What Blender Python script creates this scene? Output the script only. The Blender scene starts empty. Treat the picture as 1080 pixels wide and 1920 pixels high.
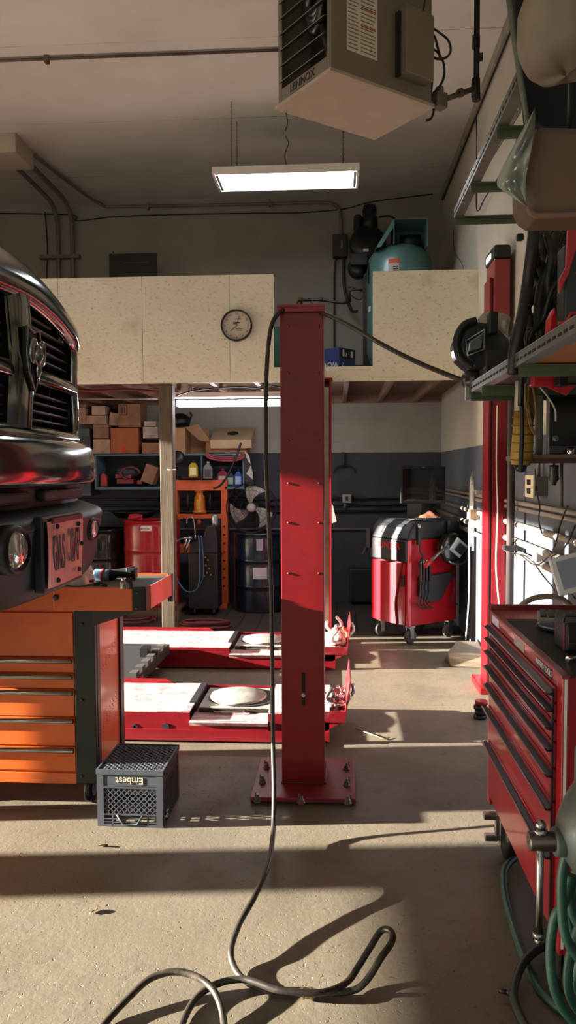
import bpy, bmesh, math, random
from mathutils import Vector, Matrix
from math import sin, cos, pi, radians, sqrt
random.seed(7)
SC = bpy.context.scene
COL = SC.collection
# ------------------------------------------------------------------ camera
F = 1450.0
CAMLOC = Vector((0, 0, 1.5))
cam = bpy.data.objects.new('camera', bpy.data.cameras.new('camera'))
COL.objects.link(cam)
cam.data.sensor_fit = 'VERTICAL'; cam.data.sensor_height = 36; cam.data.lens = F / 1920 * 36
cam.data.clip_start = 0.05; cam.data.clip_end = 300
RM = (Matrix.Rotation(math.atan(91 / F), 4, 'Z') @ Matrix.Rotation(pi / 2 - math.atan(79 / F), 4, 'X') @ Matrix.Rotation(radians(-0.25), 4, 'Z'))
cam.matrix_world = Matrix.Translation(CAMLOC) @ RM
SC.camera = cam

def ray(px, py):
    return (RM.to_3x3() @ Vector(((px - 540) / F, -(py - 960) / F, -1))).normalized()
def gy(px, py, Y):            # point of the place at depth Y seen in direction px, py
    d = ray(px, py); return CAMLOC + d * (Y / d.y)
def gz(px, py, Z=0.0):
    d = ray(px, py); return CAMLOC + d * ((Z - 1.5) / d.z)
def gx(px, py, X):
    d = ray(px, py); return CAMLOC + d * (X / d.x)

# ------------------------------------------------------------------ mesh builder
def V(*a): return Vector(a)
class B:
    def __init__(s): s.v = []; s.f = []; s.sm = []; s.M = None
    def av(s, p):
        p = Vector(p)
        if s.M is not None: p = s.M @ p
        s.v.append(p); return len(s.v) - 1
    def af(s, idx, sm=False): s.f.append(tuple(idx)); s.sm.append(sm)
    def box(s, x0, x1, y0, y1, z0, z1):
        i = [s.av((x, y, z)) for x in (x0, x1) for y in (y0, y1) for z in (z0, z1)]
        for q in ((0,1,3,2),(4,6,7,5),(0,4,5,1),(2,3,7,6),(0,2,6,4),(1,5,7,3)): s.af([i[k] for k in q])
        return s
    def obox(s, c, d, rz=0, rx=0, ry=0):      # centred box, rotated
        R = Matrix.Translation(Vector(c)) @ Matrix.Rotation(rz, 4, 'Z') @ Matrix.Rotation(ry, 4, 'Y') @ Matrix.Rotation(rx, 4, 'X')
        o = s.M; s.M = R if o is None else o @ R
        s.box(-d[0]/2, d[0]/2, -d[1]/2, d[1]/2, -d[2]/2, d[2]/2); s.M = o; return s
    def bar(s, a, b, w, h=None):              # rectangular bar between two points
        a = Vector(a); b = Vector(b); h = h or w; t = (b - a).normalized()
        u = t.cross(V(0,0,1)); u = u.normalized() if u.length > 1e-3 else V(1,0,0); n = u.cross(t)
        i = [s.av(p + u*su*w/2 + n*sn*h/2) for p in (a, b) for su, sn in ((-1,-1),(1,-1),(1,1),(-1,1))]
        for q in ((0,1,2,3),(7,6,5,4),(0,4,5,1),(1,5,6,2),(2,6,7,3),(3,7,4,0)): s.af([i[k] for k in q])
        return s
    def tube(s, pts, r, n=8, cap=True, smooth_path=0, closed=False):
        pts = [Vector(p) for p in pts]
        if smooth_path: pts = crom(pts, smooth_path, closed)
        m = len(pts); rs = r if isinstance(r, (list, tuple)) else None
        if rs is not None and len(rs) != m:
            k = (len(rs) - 1) / (m - 1); rs = [rs[int(j*k)] + (rs[min(int(j*k)+1, len(rs)-1)] - rs[int(j*k)]) * (j*k - int(j*k)) for j in range(m)]
        up = None; rings = []
        for j, p in enumerate(pts):
            a = pts[j-1] if j > 0 else (pts[-1] if closed else p); b = pts[(j+1) % m] if (j < m-1 or closed) else p
            t = (b - a); t = t.normalized() if t.length > 1e-9 else V(0,0,1)
            if up is None: up = t.orthogonal().normalized()
            else:
                up = up - t * up.dot(t)
                up = up.normalized() if up.length > 1e-6 else t.orthogonal().normalized()
            w = t.cross(up); rr = rs[j] if rs else r
            rings.append([s.av(p + (up*cos(2*pi*k/n) + w*sin(2*pi*k/n)) * rr) for k in range(n)])
        for j in range(m if closed else m - 1):
            A = rings[j]; C = rings[(j+1) % m]
            for k in range(n): s.af((A[k], A[(k+1)%n], C[(k+1)%n], C[k]), True)
        if cap and not closed: s.af(rings[0][::-1]); s.af(rings[-1])
        return s
    def cyl(s, a, b, r, r2=None, n=20): return s.tube([a, b], r if r2 is None else [r, r2], n)
    def lathe(s, prof, c=(0,0,0), n=24, axis='Z', sm=True):      # prof: (radius, height)
        c = Vector(c); rings = []
        for r, h in prof:
            ring = []
            for k in range(n):
                a = 2*pi*k/n; x, y = r*cos(a), r*sin(a)
                p = {'Z': V(x,y,h), 'Y': V(x,h,y), 'X': V(h,x,y)}[axis]
                ring.append(s.av(c + p))
            rings.append(ring)
        for j in range(len(rings)-1):
            for k in range(n): s.af((rings[j][k], rings[j][(k+1)%n], rings[j+1][(k+1)%n], rings[j+1][k]), sm)
        s.af(rings[0][::-1]); s.af(rings[-1]); return s
    def prism(s, poly, a, b, axis='Y'):       # 2-D outline extruded along an axis
        def P(u, w, t): return {'Y': (u, t, w), 'X': (t, u, w), 'Z': (u, w, t)}[axis]
        A = [s.av(P(u, w, a)) for u, w in poly]; C = [s.av(P(u, w, b)) for u, w in poly]; n = len(poly)
        s.af(A[::-1]); s.af(C)
        for k in range(n): s.af((A[k], A[(k+1)%n], C[(k+1)%n], C[k]))
        return s
    def grid(s, fn, nu, nv, sm=True):         # fn(u,v) in 0..1
        I = [[s.av(fn(i/nu, j/nv)) for j in range(nv+1)] for i in range(nu+1)]
        for i in range(nu):
            for j in range(nv): s.af((I[i][j], I[i+1][j], I[i+1][j+1], I[i][j+1]), sm)
        return s
    def sph(s, c, r, n=12, sc=(1,1,1)):
        c = Vector(c)
        s.lathe_ = None
        R = []
        for j in range(1, n//2*1):
            th = pi * j / (n//2)
            R.append([s.av(c + V(r*sc[0]*sin(th)*cos(2*pi*k/n), r*sc[1]*sin(th)*sin(2*pi*k/n), r*sc[2]*cos(th))) for k in range(n)])
        t = s.av(c + V(0,0,r*sc[2])); b = s.av(c - V(0,0,r*sc[2]))
        for k in range(n): s.af((t, R[0][k], R[0][(k+1)%n]), True); s.af((b, R[-1][(k+1)%n], R[-1][k]), True)
        for j in range(len(R)-1):
            for k in range(n): s.af((R[j][k], R[j+1][k], R[j+1][(k+1)%n], R[j][(k+1)%n]), True)
        return s
    def text(s, txt, M, size, ext=0.0006, align='CENTER', sx=1.0, shear=0.0):
        cu = bpy.data.curves.new('t', 'FONT'); cu.body = txt; cu.size = size; cu.extrude = ext; cu.align_x = align; cu.align_y = 'CENTER'; cu.shear = shear; cu.offset = size*0.012
        o = bpy.data.objects.new('t', cu); me = bpy.data.meshes.new_from_object(o)
        k = len(s.v)
        for q in me.vertices: s.av(M @ V(q.co.x*sx, q.co.y, q.co.z))
        for p in me.polygons: s.af([k + i for i in p.vertices])
        bpy.data.objects.remove(o); bpy.data.curves.remove(cu); bpy.data.meshes.remove(me); return s

def crom(p, n, closed=False):
    out = []; m = len(p)
    for i in range(m if closed else m-1):
        if closed: a, b, c, d = p[(i-1)%m], p[i], p[(i+1)%m], p[(i+2)%m]
        else: a, b, c, d = p[max(i-1,0)], p[i], p[i+1], p[min(i+2,m-1)]
        for k in range(n):
            t = k/n
            out.append(0.5*((2*b) + (c-a)*t + (2*a-5*b+4*c-d)*t*t + (3*b-a-3*c+d)*t**3))
    if not closed: out.append(p[-1].copy())
    return out

MW = {}
def _mesh(name, b, mat):
    me = bpy.data.meshes.new(name)
    me.from_pydata([tuple(v) for v in b.v], [], b.f)
    me.polygons.foreach_set('use_smooth', b.sm)
    if isinstance(mat, (list, tuple)):
        for q in mat: me.materials.append(q)
    else: me.materials.append(mat)
    bm = bmesh.new(); bm.from_mesh(me); bmesh.ops.recalc_face_normals(bm, faces=bm.faces); bm.to_mesh(me); bm.free()
    me.update(); return me
def _bev(o, w, seg=2):
    if w:
        md = o.modifiers.new('b', 'BEVEL'); md.width = w; md.segments = seg; md.limit_method = 'ANGLE'; md.angle_limit = radians(38)
        md.use_clamp_overlap = True; md.harden_normals = False
def thing(name, label, cat, loc=(0,0,0), rz=0, group=None, kind=None):
    o = bpy.data.objects.new(name, None); COL.objects.link(o); o.empty_display_size = 0.1
    o.location = loc; o.rotation_euler = (0,0,rz)
    MW[o.name] = Matrix.Translation(Vector(loc)) @ Matrix.Rotation(rz, 4, 'Z')
    if label: o['label'] = label
    if cat: o['category'] = cat
    if group: o['group'] = group
    if kind: o['kind'] = kind
    return o
def part(name, b, mat, parent, W=True, bev=0, label=None, stuff=False):
    """W: vertices are given in room coordinates; otherwise in the thing's own frame"""
    M = MW[parent.name]
    if W:
        I = M.inverted(); b.v = [I @ v for v in b.v]
    o = bpy.data.objects.new(name, _mesh(name, b, mat)); COL.objects.link(o); o.parent = parent
    MW[o.name] = M; _bev(o, bev)
    if label: o['label'] = label
    if stuff: o['kind'] = 'stuff'
    return o
def solo(name, b, mat, label=None, cat=None, group=None, kind=None, bev=0):
    xs = [v.x for v in b.v]; ys = [v.y for v in b.v]; zs = [v.z for v in b.v]
    c = V((min(xs)+max(xs))/2, (min(ys)+max(ys))/2, min(zs)); b.v = [v - c for v in b.v]
    o = bpy.data.objects.new(name, _mesh(name, b, mat)); COL.objects.link(o); o.location = c
    MW[o.name] = Matrix.Translation(c); _bev(o, bev)
    if label: o['label'] = label
    if cat: o['category'] = cat
    if group: o['group'] = group
    if kind: o['kind'] = kind
    return o
def struct(name, b, mat, bev=0): return solo(name, b, mat, kind='structure', bev=bev)
def kids(o): return [c for c in bpy.data.objects if c.parent == o]
def dup(o, loc, rz=None, label=None):
    r = o.copy(); COL.objects.link(r); r.location = loc
    if rz is not None: r.rotation_euler = (0,0,rz)
    if label: r['label'] = label
    for ch in kids(o):
        c = ch.copy(); COL.objects.link(c); c.parent = r
        for g in kids(ch):
            d = g.copy(); COL.objects.link(d); d.parent = c
    return r

# ------------------------------------------------------------------ materials
def lin(h):
    h = h.lstrip('#'); out = []
    for i in (0,2,4):
        c = int(h[i:i+2],16)/255; out.append(c/12.92 if c <= 0.04045 else ((c+0.055)/1.055)**2.4)
    return out + [1]
class NT:
    def mixv(s, vec, scale, amt):
        q = s.n('ShaderNodeTexNoise'); q.inputs['Scale'].default_value = scale; q.inputs['Detail'].default_value = 4; s.l(vec, q.inputs['Vector'])
        m = s.n('ShaderNodeVectorMath', operation='SCALE'); s.l(q.outputs['Color'], m.inputs[0]); m.inputs['Scale'].default_value = amt*4
        a = s.n('ShaderNodeVectorMath', operation='ADD'); s.l(vec, a.inputs[0]); s.l(m.outputs[0], a.inputs[1]); return a.outputs[0]
    def __init__(s, name):
        s.m = bpy.data.materials.new(name); s.m.use_nodes = True; s.t = s.m.node_tree; s.t.nodes.clear()
        s.o = s.n('ShaderNodeOutputMaterial'); s.b = s.n('ShaderNodeBsdfPrincipled'); s.l(s.b.outputs[0], s.o.inputs[0])
        s.tc = s.n('ShaderNodeTexCoord'); s.geo = s.n('ShaderNodeNewGeometry')
    def n(s, k, **kw):
        q = s.t.nodes.new(k)
        for a, v in kw.items(): setattr(q, a, v)
        return q
    def l(s, a, b): s.t.links.new(a, b)
    def noise(s, scale, detail=3, rough=.6, vec=None, dist=0):
        q = s.n('ShaderNodeTexNoise'); q.inputs['Scale'].default_value = scale; q.inputs['Detail'].default_value = detail; q.inputs['Roughness'].default_value = rough
        q.inputs['Distortion'].default_value = dist
        s.l(vec or s.tc.outputs['Object'], q.inputs['Vector']); return q.outputs['Fac']
    def ramp(s, fac, stops):
        q = s.n('ShaderNodeValToRGB'); e = q.color_ramp.elements
        while len(e) < len(stops): e.new(0.5)
        for k, (p, c) in enumerate(stops):
            e[k].position = p; e[k].color = c if isinstance(c, (list, tuple)) else (c, c, c, 1)
        s.l(fac, q.inputs[0]); return q.outputs[0]
    def mix(s, fac, a, b, blend='MIX'):
        q = s.n('ShaderNodeMix', data_type='RGBA', blend_type=blend)
        for i, x in ((0, fac), (6, a), (7, b)):
            if hasattr(x, 'is_output'): s.l(x, q.inputs[i])
            else: q.inputs[i].default_value = x
        return q.outputs[2]
    def math(s, op, a, b=0.0):
        q = s.n('ShaderNodeMath', operation=op)
        for i, x in ((0, a), (1, b)):
            if hasattr(x, 'is_output'): s.l(x, q.inputs[i])
            else: q.inputs[i].default_value = x
        return q.outputs[0]
    def bump(s, h, st=.2, dist=.01):
        q = s.n('ShaderNodeBump'); q.inputs['Strength'].default_value = st; q.inputs['Distance'].default_value = dist
        s.l(h, q.inputs['Height']); s.l(q.outputs[0], s.b.inputs['Normal'])
    def set(s, **kw):
        for k, v in kw.items():
            i = s.b.inputs[k.replace('_', ' ')]
            if hasattr(v, 'is_output'): s.l(v, i)
            else: i.default_value = v
        return s
MC = {}
def pm(col, rough=.5, metal=0, var=.12, scale=6, bump=.05, bscale=60, dirt=0, dirtc='#1c1814', coat=0, spec=.5, trans=0, alpha=1):
    key = (col, rough, metal, var, scale, bump, bscale, dirt, dirtc, coat, spec, trans, alpha)
    if key in MC: return MC[key]
    s = NT('paint_' + col.strip('#')); c = lin(col)
    f = s.noise(scale, 4)
    a = [min(1, x*(1+var)) for x in c[:3]]+[1]; d = [x*(1-var) for x in c[:3]]+[1]
    cc = s.mix(s.ramp(f, [(.35,0.0),(.65,1.0)]), a, d)
    if dirt:
        g = s.ramp(s.noise(scale*2.3, 6, .75), [(.62-dirt*.3, 0.0), (.72, 1.0)])
        cc = s.mix(s.math('MULTIPLY', g, min(1, .4+dirt)), cc, lin(dirtc))
    s.set(Base_Color=cc, Roughness=rough, Metallic=metal, Coat_Weight=coat, Specular_IOR_Level=spec, Transmission_Weight=trans, Alpha=alpha)
    if coat: s.set(Coat_Roughness=.08)
    if bump: s.bump(s.noise(bscale, 3), bump, .004)
    MC[key] = s.m; return s.m
def em(col, st):
    s = NT('lit_' + col.strip('#')); s.set(Base_Color=lin(col), Emission_Color=lin(col), Emission_Strength=st); return s.m

# room surfaces
def wall_mat(name, top, low, split, blocks=True, var=.1):
    s = NT(name); sep = s.n('ShaderNodeSeparateXYZ'); s.l(s.geo.outputs['Position'], sep.inputs[0])
    pos = s.geo.outputs['Position']
    up = s.mix(s.ramp(s.noise(1.6, 5, .65, pos), [(.35, 0.0), (.7, 1.0)]), lin(top), [x*(1-2*var) for x in lin(top)[:3]]+[1])
    streak = s.ramp(s.noise(9, 6, .8, pos), [(.66, 0.0), (.78, .5)])
    up = s.mix(streak, up, [x*.45 for x in lin(top)[:3]]+[1])
    if low:
        lo = s.mix(s.ramp(s.noise(2.2, 5, .7, pos), [(.35, 0.0), (.7, 1.0)]), lin(low), [x*.65 for x in lin(low)[:3]]+[1])
        h = s.math('ADD', sep.outputs['Z'], s.math('MULTIPLY', s.noise(7, 2, .5, pos), .012))
        cc = s.mix(s.math('GREATER_THAN', h, split + .006), lo, up)
    else: cc = up
    s.set(Base_Color=cc, Roughness=.75)
    hh = s.noise(30, 4, .6, pos)
    if blocks:
        w = s.n('ShaderNodeTexBrick'); cx = s.n('ShaderNodeCombineXYZ'); s.l(s.math('ADD', sep.outputs['X'], sep.outputs['Y']), cx.inputs[0]); s.l(sep.outputs['Z'], cx.inputs[1])
        s.l(cx.outputs[0], w.inputs['Vector']); w.inputs['Scale'].default_value = 1; w.inputs['Brick Width'].default_value = .4; w.inputs['Row Height'].default_value = .2
        w.inputs['Mortar Size'].default_value = .006; w.inputs['Mortar Smooth'].default_value = .6
        w.inputs['Color1'].default_value = (1,1,1,1); w.inputs['Color2'].default_value = (1,1,1,1); w.inputs['Mortar'].default_value = (.55,.55,.55,1)
        hh = s.math('ADD', s.math('MULTIPLY', hh, .5), w.outputs['Color'])
    s.bump(hh, .25, .004); return s.m
def floor_mat():
    s = NT('concrete_floor'); pos = s.geo.outputs['Position']
    c = s.ramp(s.noise(1.1, 6, .7, pos), [(.3, lin('#5c5344')), (.55, lin('#6a604e')), (.75, lin('#4e473a'))])
    c = s.mix(s.ramp(s.noise(6, 6, .8, pos), [(.55, 0.0), (.75, .55)]), c, lin('#433e33'))
    sp = s.ramp(s.noise(55, 4, .7, pos), [(.60, 0.0), (.68, 1.0)])
    c = s.mix(s.math('MULTIPLY', sp, .5), c, lin('#463e36'))
    v = s.n('ShaderNodeTexVoronoi'); v.inputs['Scale'].default_value = 26; s.l(s.mixv(pos, 7, .09), v.inputs['Vector'])
    pit = s.ramp(v.outputs['Distance'], [(.10, 1.0), (.16, 0.0)])
    c = s.mix(s.math('MULTIPLY', pit, s.ramp(s.noise(2.5,3,.6,pos),[(.4,.15),(.65,.9)])), c, [x*.6 for x in lin('#4a4036')[:3]]+[1])
    s.set(Base_Color=c, Roughness=s.ramp(s.noise(3, 4, .6, pos), [(.3, .42), (.7, .75)]))
    h = s.math('ADD', s.math('MULTIPLY', pit, -.9), s.math('SUBTRACT', s.math('MULTIPLY', s.noise(40, 5, .65, pos), .5), sp))
    s.bump(h, .5, .006); return s.m
def plank_mat(c1='#4a423c', c2='#2f2b29', ax='X', w=.19):
    s = NT('floor_boards'); pos = s.geo.outputs['Position']; sep = s.n('ShaderNodeSeparateXYZ'); s.l(pos, sep.inputs[0])
    u = s.math('DIVIDE', sep.outputs[ax], w); fr = s.math('FRACT', u); fl = s.math('FLOOR', u)
    wn = s.n('ShaderNodeTexWhiteNoise', noise_dimensions='1D'); s.l(fl, wn.inputs['W'])
    mp = s.n('ShaderNodeMapping'); mp.inputs['Scale'].default_value = (12,1.2,1) if ax == 'X' else (1.2,12,1); s.l(pos, mp.inputs[0])
    c = s.mix(s.noise(3, 5, .6, mp.outputs[0]), lin(c1), lin(c2))
    c = s.mix(wn.outputs[0], c, [x*.7 for x in lin(c1)[:3]]+[1])
    gap = s.math('LESS_THAN', fr, .05)
    c = s.mix(gap, c, lin('#080706')); s.set(Base_Color=c, Roughness=.6); s.bump(s.math('SUBTRACT', 1.0, gap), .5, .01); return s.m
def ply_mat(name, c1, c2, sp='#6e6448'):
    s = NT(name); pos = s.geo.outputs['Position']
    c = s.mix(s.ramp(s.noise(1.3, 5, .6, pos), [(.3, 0.0), (.7, 1.0)]), lin(c1), lin(c2))
    ch = s.n('ShaderNodeTexVoronoi'); ch.inputs['Scale'].default_value = 26; mp = s.n('ShaderNodeMapping'); mp.inputs['Scale'].default_value = (1,1,1.8); mp.inputs['Rotation'].default_value = (0,.5,0)
    s.l(pos, mp.inputs[0]); s.l(mp.outputs[0], ch.inputs['Vector'])
    c = s.mix(s.ramp(s.noise(28, 5, .75, mp.outputs[0]), [(.56, 0.0), (.68, .75)]), c, lin(sp))
    c = s.mix(s.ramp(s.noise(3.5, 3, .5, pos), [(.64, 0.0), (.75, .35)]), c, lin('#a98f68'))
    s.set(Base_Color=c, Roughness=.7); s.bump(s.math('ADD', ch.outputs['Distance'], s.noise(60, 3, .6, pos)), .35, .003); return s.m
def wood_mat(c1, c2, ax=2, name='bare_wood'):
    s = NT(name); mp = s.n('ShaderNodeMapping'); sc = [14,14,14]; sc[ax] = 1.2; mp.inputs['Scale'].default_value = sc; s.l(s.tc.outputs['Object'], mp.inputs[0])
    c = s.ramp(s.noise(2.2, 6, .65, mp.outputs[0], .6), [(.3, lin(c1)), (.7, lin(c2))])
    s.set(Base_Color=c, Roughness=.65); s.bump(s.noise(5, 4, .6, mp.outputs[0]), .25, .004); return s.m
def ceil_mat():
    s = NT('ceiling_paint'); pos = s.geo.outputs['Position']; sep = s.n('ShaderNodeSeparateXYZ'); s.l(pos, sep.inputs[0])
    c = s.mix(s.ramp(s.noise(.9, 5, .6, pos), [(.3, 0.0), (.7, 1.0)]), lin('#dcdad4'), lin('#c8c5be'))
    fr = s.math('FRACT', s.math('DIVIDE', s.math('ADD', sep.outputs['Y'], .55), 1.22))
    seam = s.math('MULTIPLY', s.math('LESS_THAN', fr, .006), s.ramp(s.noise(1.4, 3, .6, pos), [(.4, .1), (.6, .8)]))
    c = s.mix(seam, c, lin('#5a4c42'))
    c = s.mix(s.ramp(s.noise(18, 4, .8, pos), [(.70, 0.0), (.76, .5)]), c, lin('#6a5a4c'))
    s.set(Base_Color=c, Roughness=.8); s.bump(s.noise(20, 4, .6, pos), .1, .004); return s.m

RED = pm('#7a050e', .38, var=.12, spec=.35, coat=.12, dirt=.14, dirtc='#3a080c', scale=5)
REDD = pm('#7a0a14', .4, var=.2, dirt=.35, dirtc='#7a5a52', scale=7)
ORNG = pm('#cc5a14', .38, var=.06, coat=.3)
BLK = pm('#121214', .45, var=.2)
BLKM = pm('#111112', .7, var=.25, dirt=.12, dirtc='#2c2824')
GUN = pm('#3a3a3c', .4, .7, var=.2)
STEEL = pm('#a8a6a2', .3, 1, var=.15)
CHROME = pm('#d8d8da', .08, 1, var=.03, bump=0)
GREYP = pm('#8b8578', .45, var=.06)
PIPE = pm('#7c766c', .5, .2, var=.15)
RUB = pm('#17140f', .55, var=.3, dirt=.1, dirtc='#5a4c3a')
HOSE = pm('#2a241c', .42, var=.3, scale=3, dirt=.12, dirtc='#6a5c48')
WHT = pm('#d9d7d0', .4, var=.05)
CARD = pm('#876349', .8, var=.15, dirt=.1, dirtc='#5a3c28')
CARDL = pm('#a58a72', .8, var=.2, dirt=.2, dirtc='#6a5444')
# ------------------------------------------------------------------ the room
XR, YB, ZC, XL, YR = 1.16, 8.7, 4.52, -6.2, -4.0
struct('floor', B().box(XL-.2, XR+.2, YR, 6.98, -.15, 0), floor_mat())
struct('floor.001', B().box(XL-.2, XR+.2, 6.98, YB+.2, -.15, .004), plank_mat())
struct('ground', B().box(-60, 60, -60, 60, -.3, -.16), pm('#6b6761', .9, var=.2, scale=.6, bump=.2))
struct('ceiling', B().box(XL-.2, XR+.2, YR, YB+.2, ZC, ZC+.15), ceil_mat())
struct('wall_back', B().box(XL-.2, XR+.2, YB, YB+.2, 0, ZC), wall_mat('back_wall_paint', '#9c998e', '#3a3d45', 1.69, True))
struct('wall_right', B().box(XR, XR+.2, YR, YB, 0, ZC), wall_mat('right_wall_paint', '#b9b3a4', '#565b66', 1.69, False))
wl = B()
DOORS = [(-2.2, 2.07), (2.37, 6.24)]; DH = 2.83
ys = [YR] + [v for d in DOORS for v in d] + [YB]
for k in range(0, len(ys), 2): wl.box(XL-.2, XL, ys[k], ys[k+1], 0, DH)
wl.box(XL-.2, XL, YR, YB, DH, ZC)
struct('unseen_door', B().box(XL-.14, XL-.1, -2.2, 2.07, 1.43, DH), pm('#c9c6bc', .5, var=.05))  # unseen bay door, set half lowered to shade the right foreground floor
struct('wall_left', wl, wall_mat('left_wall_paint', '#b9b3a4', '#565b66', 1.69, False))
# loft
CREAM = ply_mat('loft_panel', '#e8e8d6', '#dcd8c2')
JW = wood_mat('#8a6f5c', '#6e5546', 1, 'joist_wood')
loft = thing('loft', 'cream plywood storage loft across the back of the shop', 'loft', (-.5, 6.5, 2.235), kind='structure')
PY = 6.5
xs = [XL, -4.8, -3.58, -2.35, -1.63, -.89, -.52]
for a, b in zip(xs[:-1], xs[1:]):
    part('parapet_panel', B().box(a+.0015, b-.0015, PY, PY+.018, 2.235, 3.125), CREAM, loft)
part('parapet_panel', B().box(.302, XR, PY, PY+.018, 2.235, 3.13), CREAM, loft)
part('parapet_panel', B().box(-.52, .302, PY, PY+.018, 2.235, 2.356), CREAM, loft)
part('parapet_frame', B().box(-.52,.302,PY+.02,PY+.10,2.3,2.352).box(-.60,-.522,PY+.02,PY+.06,2.35,3.11).box(.304,.36,PY+.02,PY+.06,2.35,3.11), JW, loft)
part('deck', B().box(XL, XR, PY+.02, YB, 2.325, 2.35), pm('#77614f', .8, var=.15), loft)
for k in range(-16, 3):
    x = .07 + .385*k
    part('joist', B().box(x, x+.04, PY+.02, YB-.04, 2.238, 2.325), JW, loft, bev=.002)
part('ledger', B().box(XL, XR, YB-.04, YB, 2.238, 2.325), JW, loft)
p0 = gy(295.5, 722, 6.56); p1 = gy(320, 722, 6.56)
struct('support_post', B().box(p0.x+.02, p1.x+.02, 6.522, 6.635, 0, 2.234), wood_mat('#665843', '#3f3629', 2, 'post_wood'), bev=.004)
part('post_bolt', B().cyl(gy(314,881,6.5), gy(330,881,6.5), .007), STEEL, bpy.data.objects['support_post'])

# trim along the ceiling line
struct('trim_1', B().box(XR-.02, XR, 0.3, YB, ZC-.09, ZC), pm('#8d8678', .7, var=.2))

# ------------------------------------------------------------------ lights
t = thing('pendant_light', 'long white fluorescent box light hanging on chains below the ceiling', 'light', (-.42, 6.66, 3.93))
fx0, fx1, fy0, fy1 = -1.02, .19, 6.45, 6.87
part('housing', B().box(fx0, fx1, fy0, fy0+.02, 3.93, 3.99).box(fx0, fx1, fy1-.02, fy1, 3.93, 3.99).box(fx0, fx0+.02, fy0+.02, fy1-.02, 3.93, 3.99).box(fx1-.02, fx1, fy0+.02, fy1-.02, 3.93, 3.99).box(fx0+.02, fx1-.02, fy0+.02, fy1-.02, 3.975, 3.99), WHT, t)
LAMP = em('#f2f6ff', 12.0); LAMP2 = em('#f4f7ff', 22.0)
part('diffuser', B().box(fx0+.021, fx1-.021, fy0+.021, fy1-.021, 3.935, 3.943), LAMP, t)
for a_ in (fx0+.022, fx1-.045): part('end_grille', B().box(a_, a_+.023, fy0+.03, fy1-.03, 3.931, 3.9345), pm('#9a9a98',.5), t)
for (x, y) in ((-.86, 6.48), (-.86, 6.84), (.06, 6.48), (.06, 6.84)):
    b = B(); z = 3.99; k = 0
    while z < ZC-.01:
        b.tube([V(x + (.006*cos(a) if k%2 else 0), y + (0 if k%2 else .006*cos(a)), z+.014+.014*sin(a)) for a in [i*pi/3 for i in range(6)]], .0018, 4, closed=True); z += .023; k += 1
    part('chain', b, GUN, t)
w = [gy(538, 318, 6.6), gy(534, 290, 6.6), gy(541, 268, 6.55), gy(534, 250, 6.5), gy(539, 225, 6.4), V(-.45, 6.3, 4.51)]
part('power_cord', B().tube(w, .004, 6, smooth_path=5), BLK, t)

t = thing('strip_light', 'glowing long strip light hung under the loft joists', 'light', (-.8, 7.0, 2.1))
part('housing', B().box(-1.47, -.12, 6.93, 7.07, 2.155, 2.2), WHT, t)
for y in (6.96, 7.04):
    part('tube_lamp', B().cyl((-1.44, y, 2.105), (-.15, y, 2.105), .027), LAMP2, t)
for x in (-1.3, -.35):
    part('hanger', B().bar((x, 7.0, 2.2), (x, 7.0, 2.325), .012), STEEL, t)

# ------------------------------------------------------------------ unit heater
hb = thing('unit_heater', 'large grey gas unit heater hanging high from the ceiling', 'heater', (-.0246, 3.978, 3.5), radians(37.7))
L, D, H = .69, .477, .86
GH = pm('#7e7668', .42, .3, var=.05)
b = B()
b.box(0, L, 0, .012, .0, H).box(0, L, D-.012, D, 0, H).box(L-.012, L, .012, D-.012, 0, H).box(0, L, .012, D-.012, H-.012, H)
b.box(0, .012, .012, .035, 0, H).box(0, .012, D-.035, D-.012, 0, H).box(0,.012,.035,D-.035,0,.075)
part('casing', b, GH, hb, W=False, bev=.003)
part('bottom_cover', B().prism([(-.012,-.004),(L+.012,-.004),(L+.012,.0),(-.012,.0)], -.012, D+.012, 'Y').box(-.014,L+.014,-.014,D+.014,-.02,-.004), pm('#a89a88', .5, var=.06), hb, W=False, bev=.004)
part('inner_liner', B().box(.2,.21,.03,D-.03,.05,H-.02).box(.012,.2,.03,D-.03,.05,.055), pm('#26211f', .6), hb, W=False)
for k in range(5):
    c = .11 + k*.06
    part('exchanger_tube', B().tube([(.12, .30+.11*cos(a)*(1-k*.12), .62+.15*sin(a)-.03*k) for j, a in enumerate([i*pi/8 for i in range(17)])], .018, 8), pm('#6e6a66', .35, .8), hb, W=False)
part('exchanger_tube', B().tube([(.14, .08, .1), (.12, .1, .25), (.14, .16, .38)], .022, 8, smooth_path=4).tube([(.14, .16, .1), (.12, .19, .24), (.14, .25, .36)], .022, 8, smooth_path=4), pm('#6e6a66', .35, .8), hb, W=False)
for k in range(9):
    z = .11 + k*.083
    part('louver', B().obox((.0, D/2, z), (.05, D-.07, .004), ry=radians(-28)), pm('#57504a', .4, .6), hb, W=False)
part('rating_label', B().box(.10, .30, -.0012, 0, .12, .46).box(.14,.26,-.0012,0,.47,.86), pm('#cfc9b8', .6, var=.06), hb, W=False)
b = B()
for k in range(17):
    for (xa, xb) in ((.108,.18),(.19,.292)):
        z = .135+.019*k; b.box(xa, xb-.02*random.random(), -.0018, -.0012, z, z+.006)
for k in range(9): b.box(.145, .25-.03*random.random(), -.0018, -.0012, .49+.03*k, .503+.03*k)
part('label_print', b, pm('#77705f', .6), hb, W=False)
for a_ in (.26,.352,.42): part('red_rule', B().box(.19,.292,-.0019,-.0012,a_,a_+.006), pm('#a03028', .6), hb, W=False)
part('lettering', B().text('LENNOX', Matrix.Translation(V(-.0015, .25, .04)) @ Matrix.Rotation(-pi/2, 4, 'Z') @ Matrix.Rotation(pi/2, 4, 'X'), .055).box(-.0012,0,.14,.36,.008,.012), BLK, hb, W=False)
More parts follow.
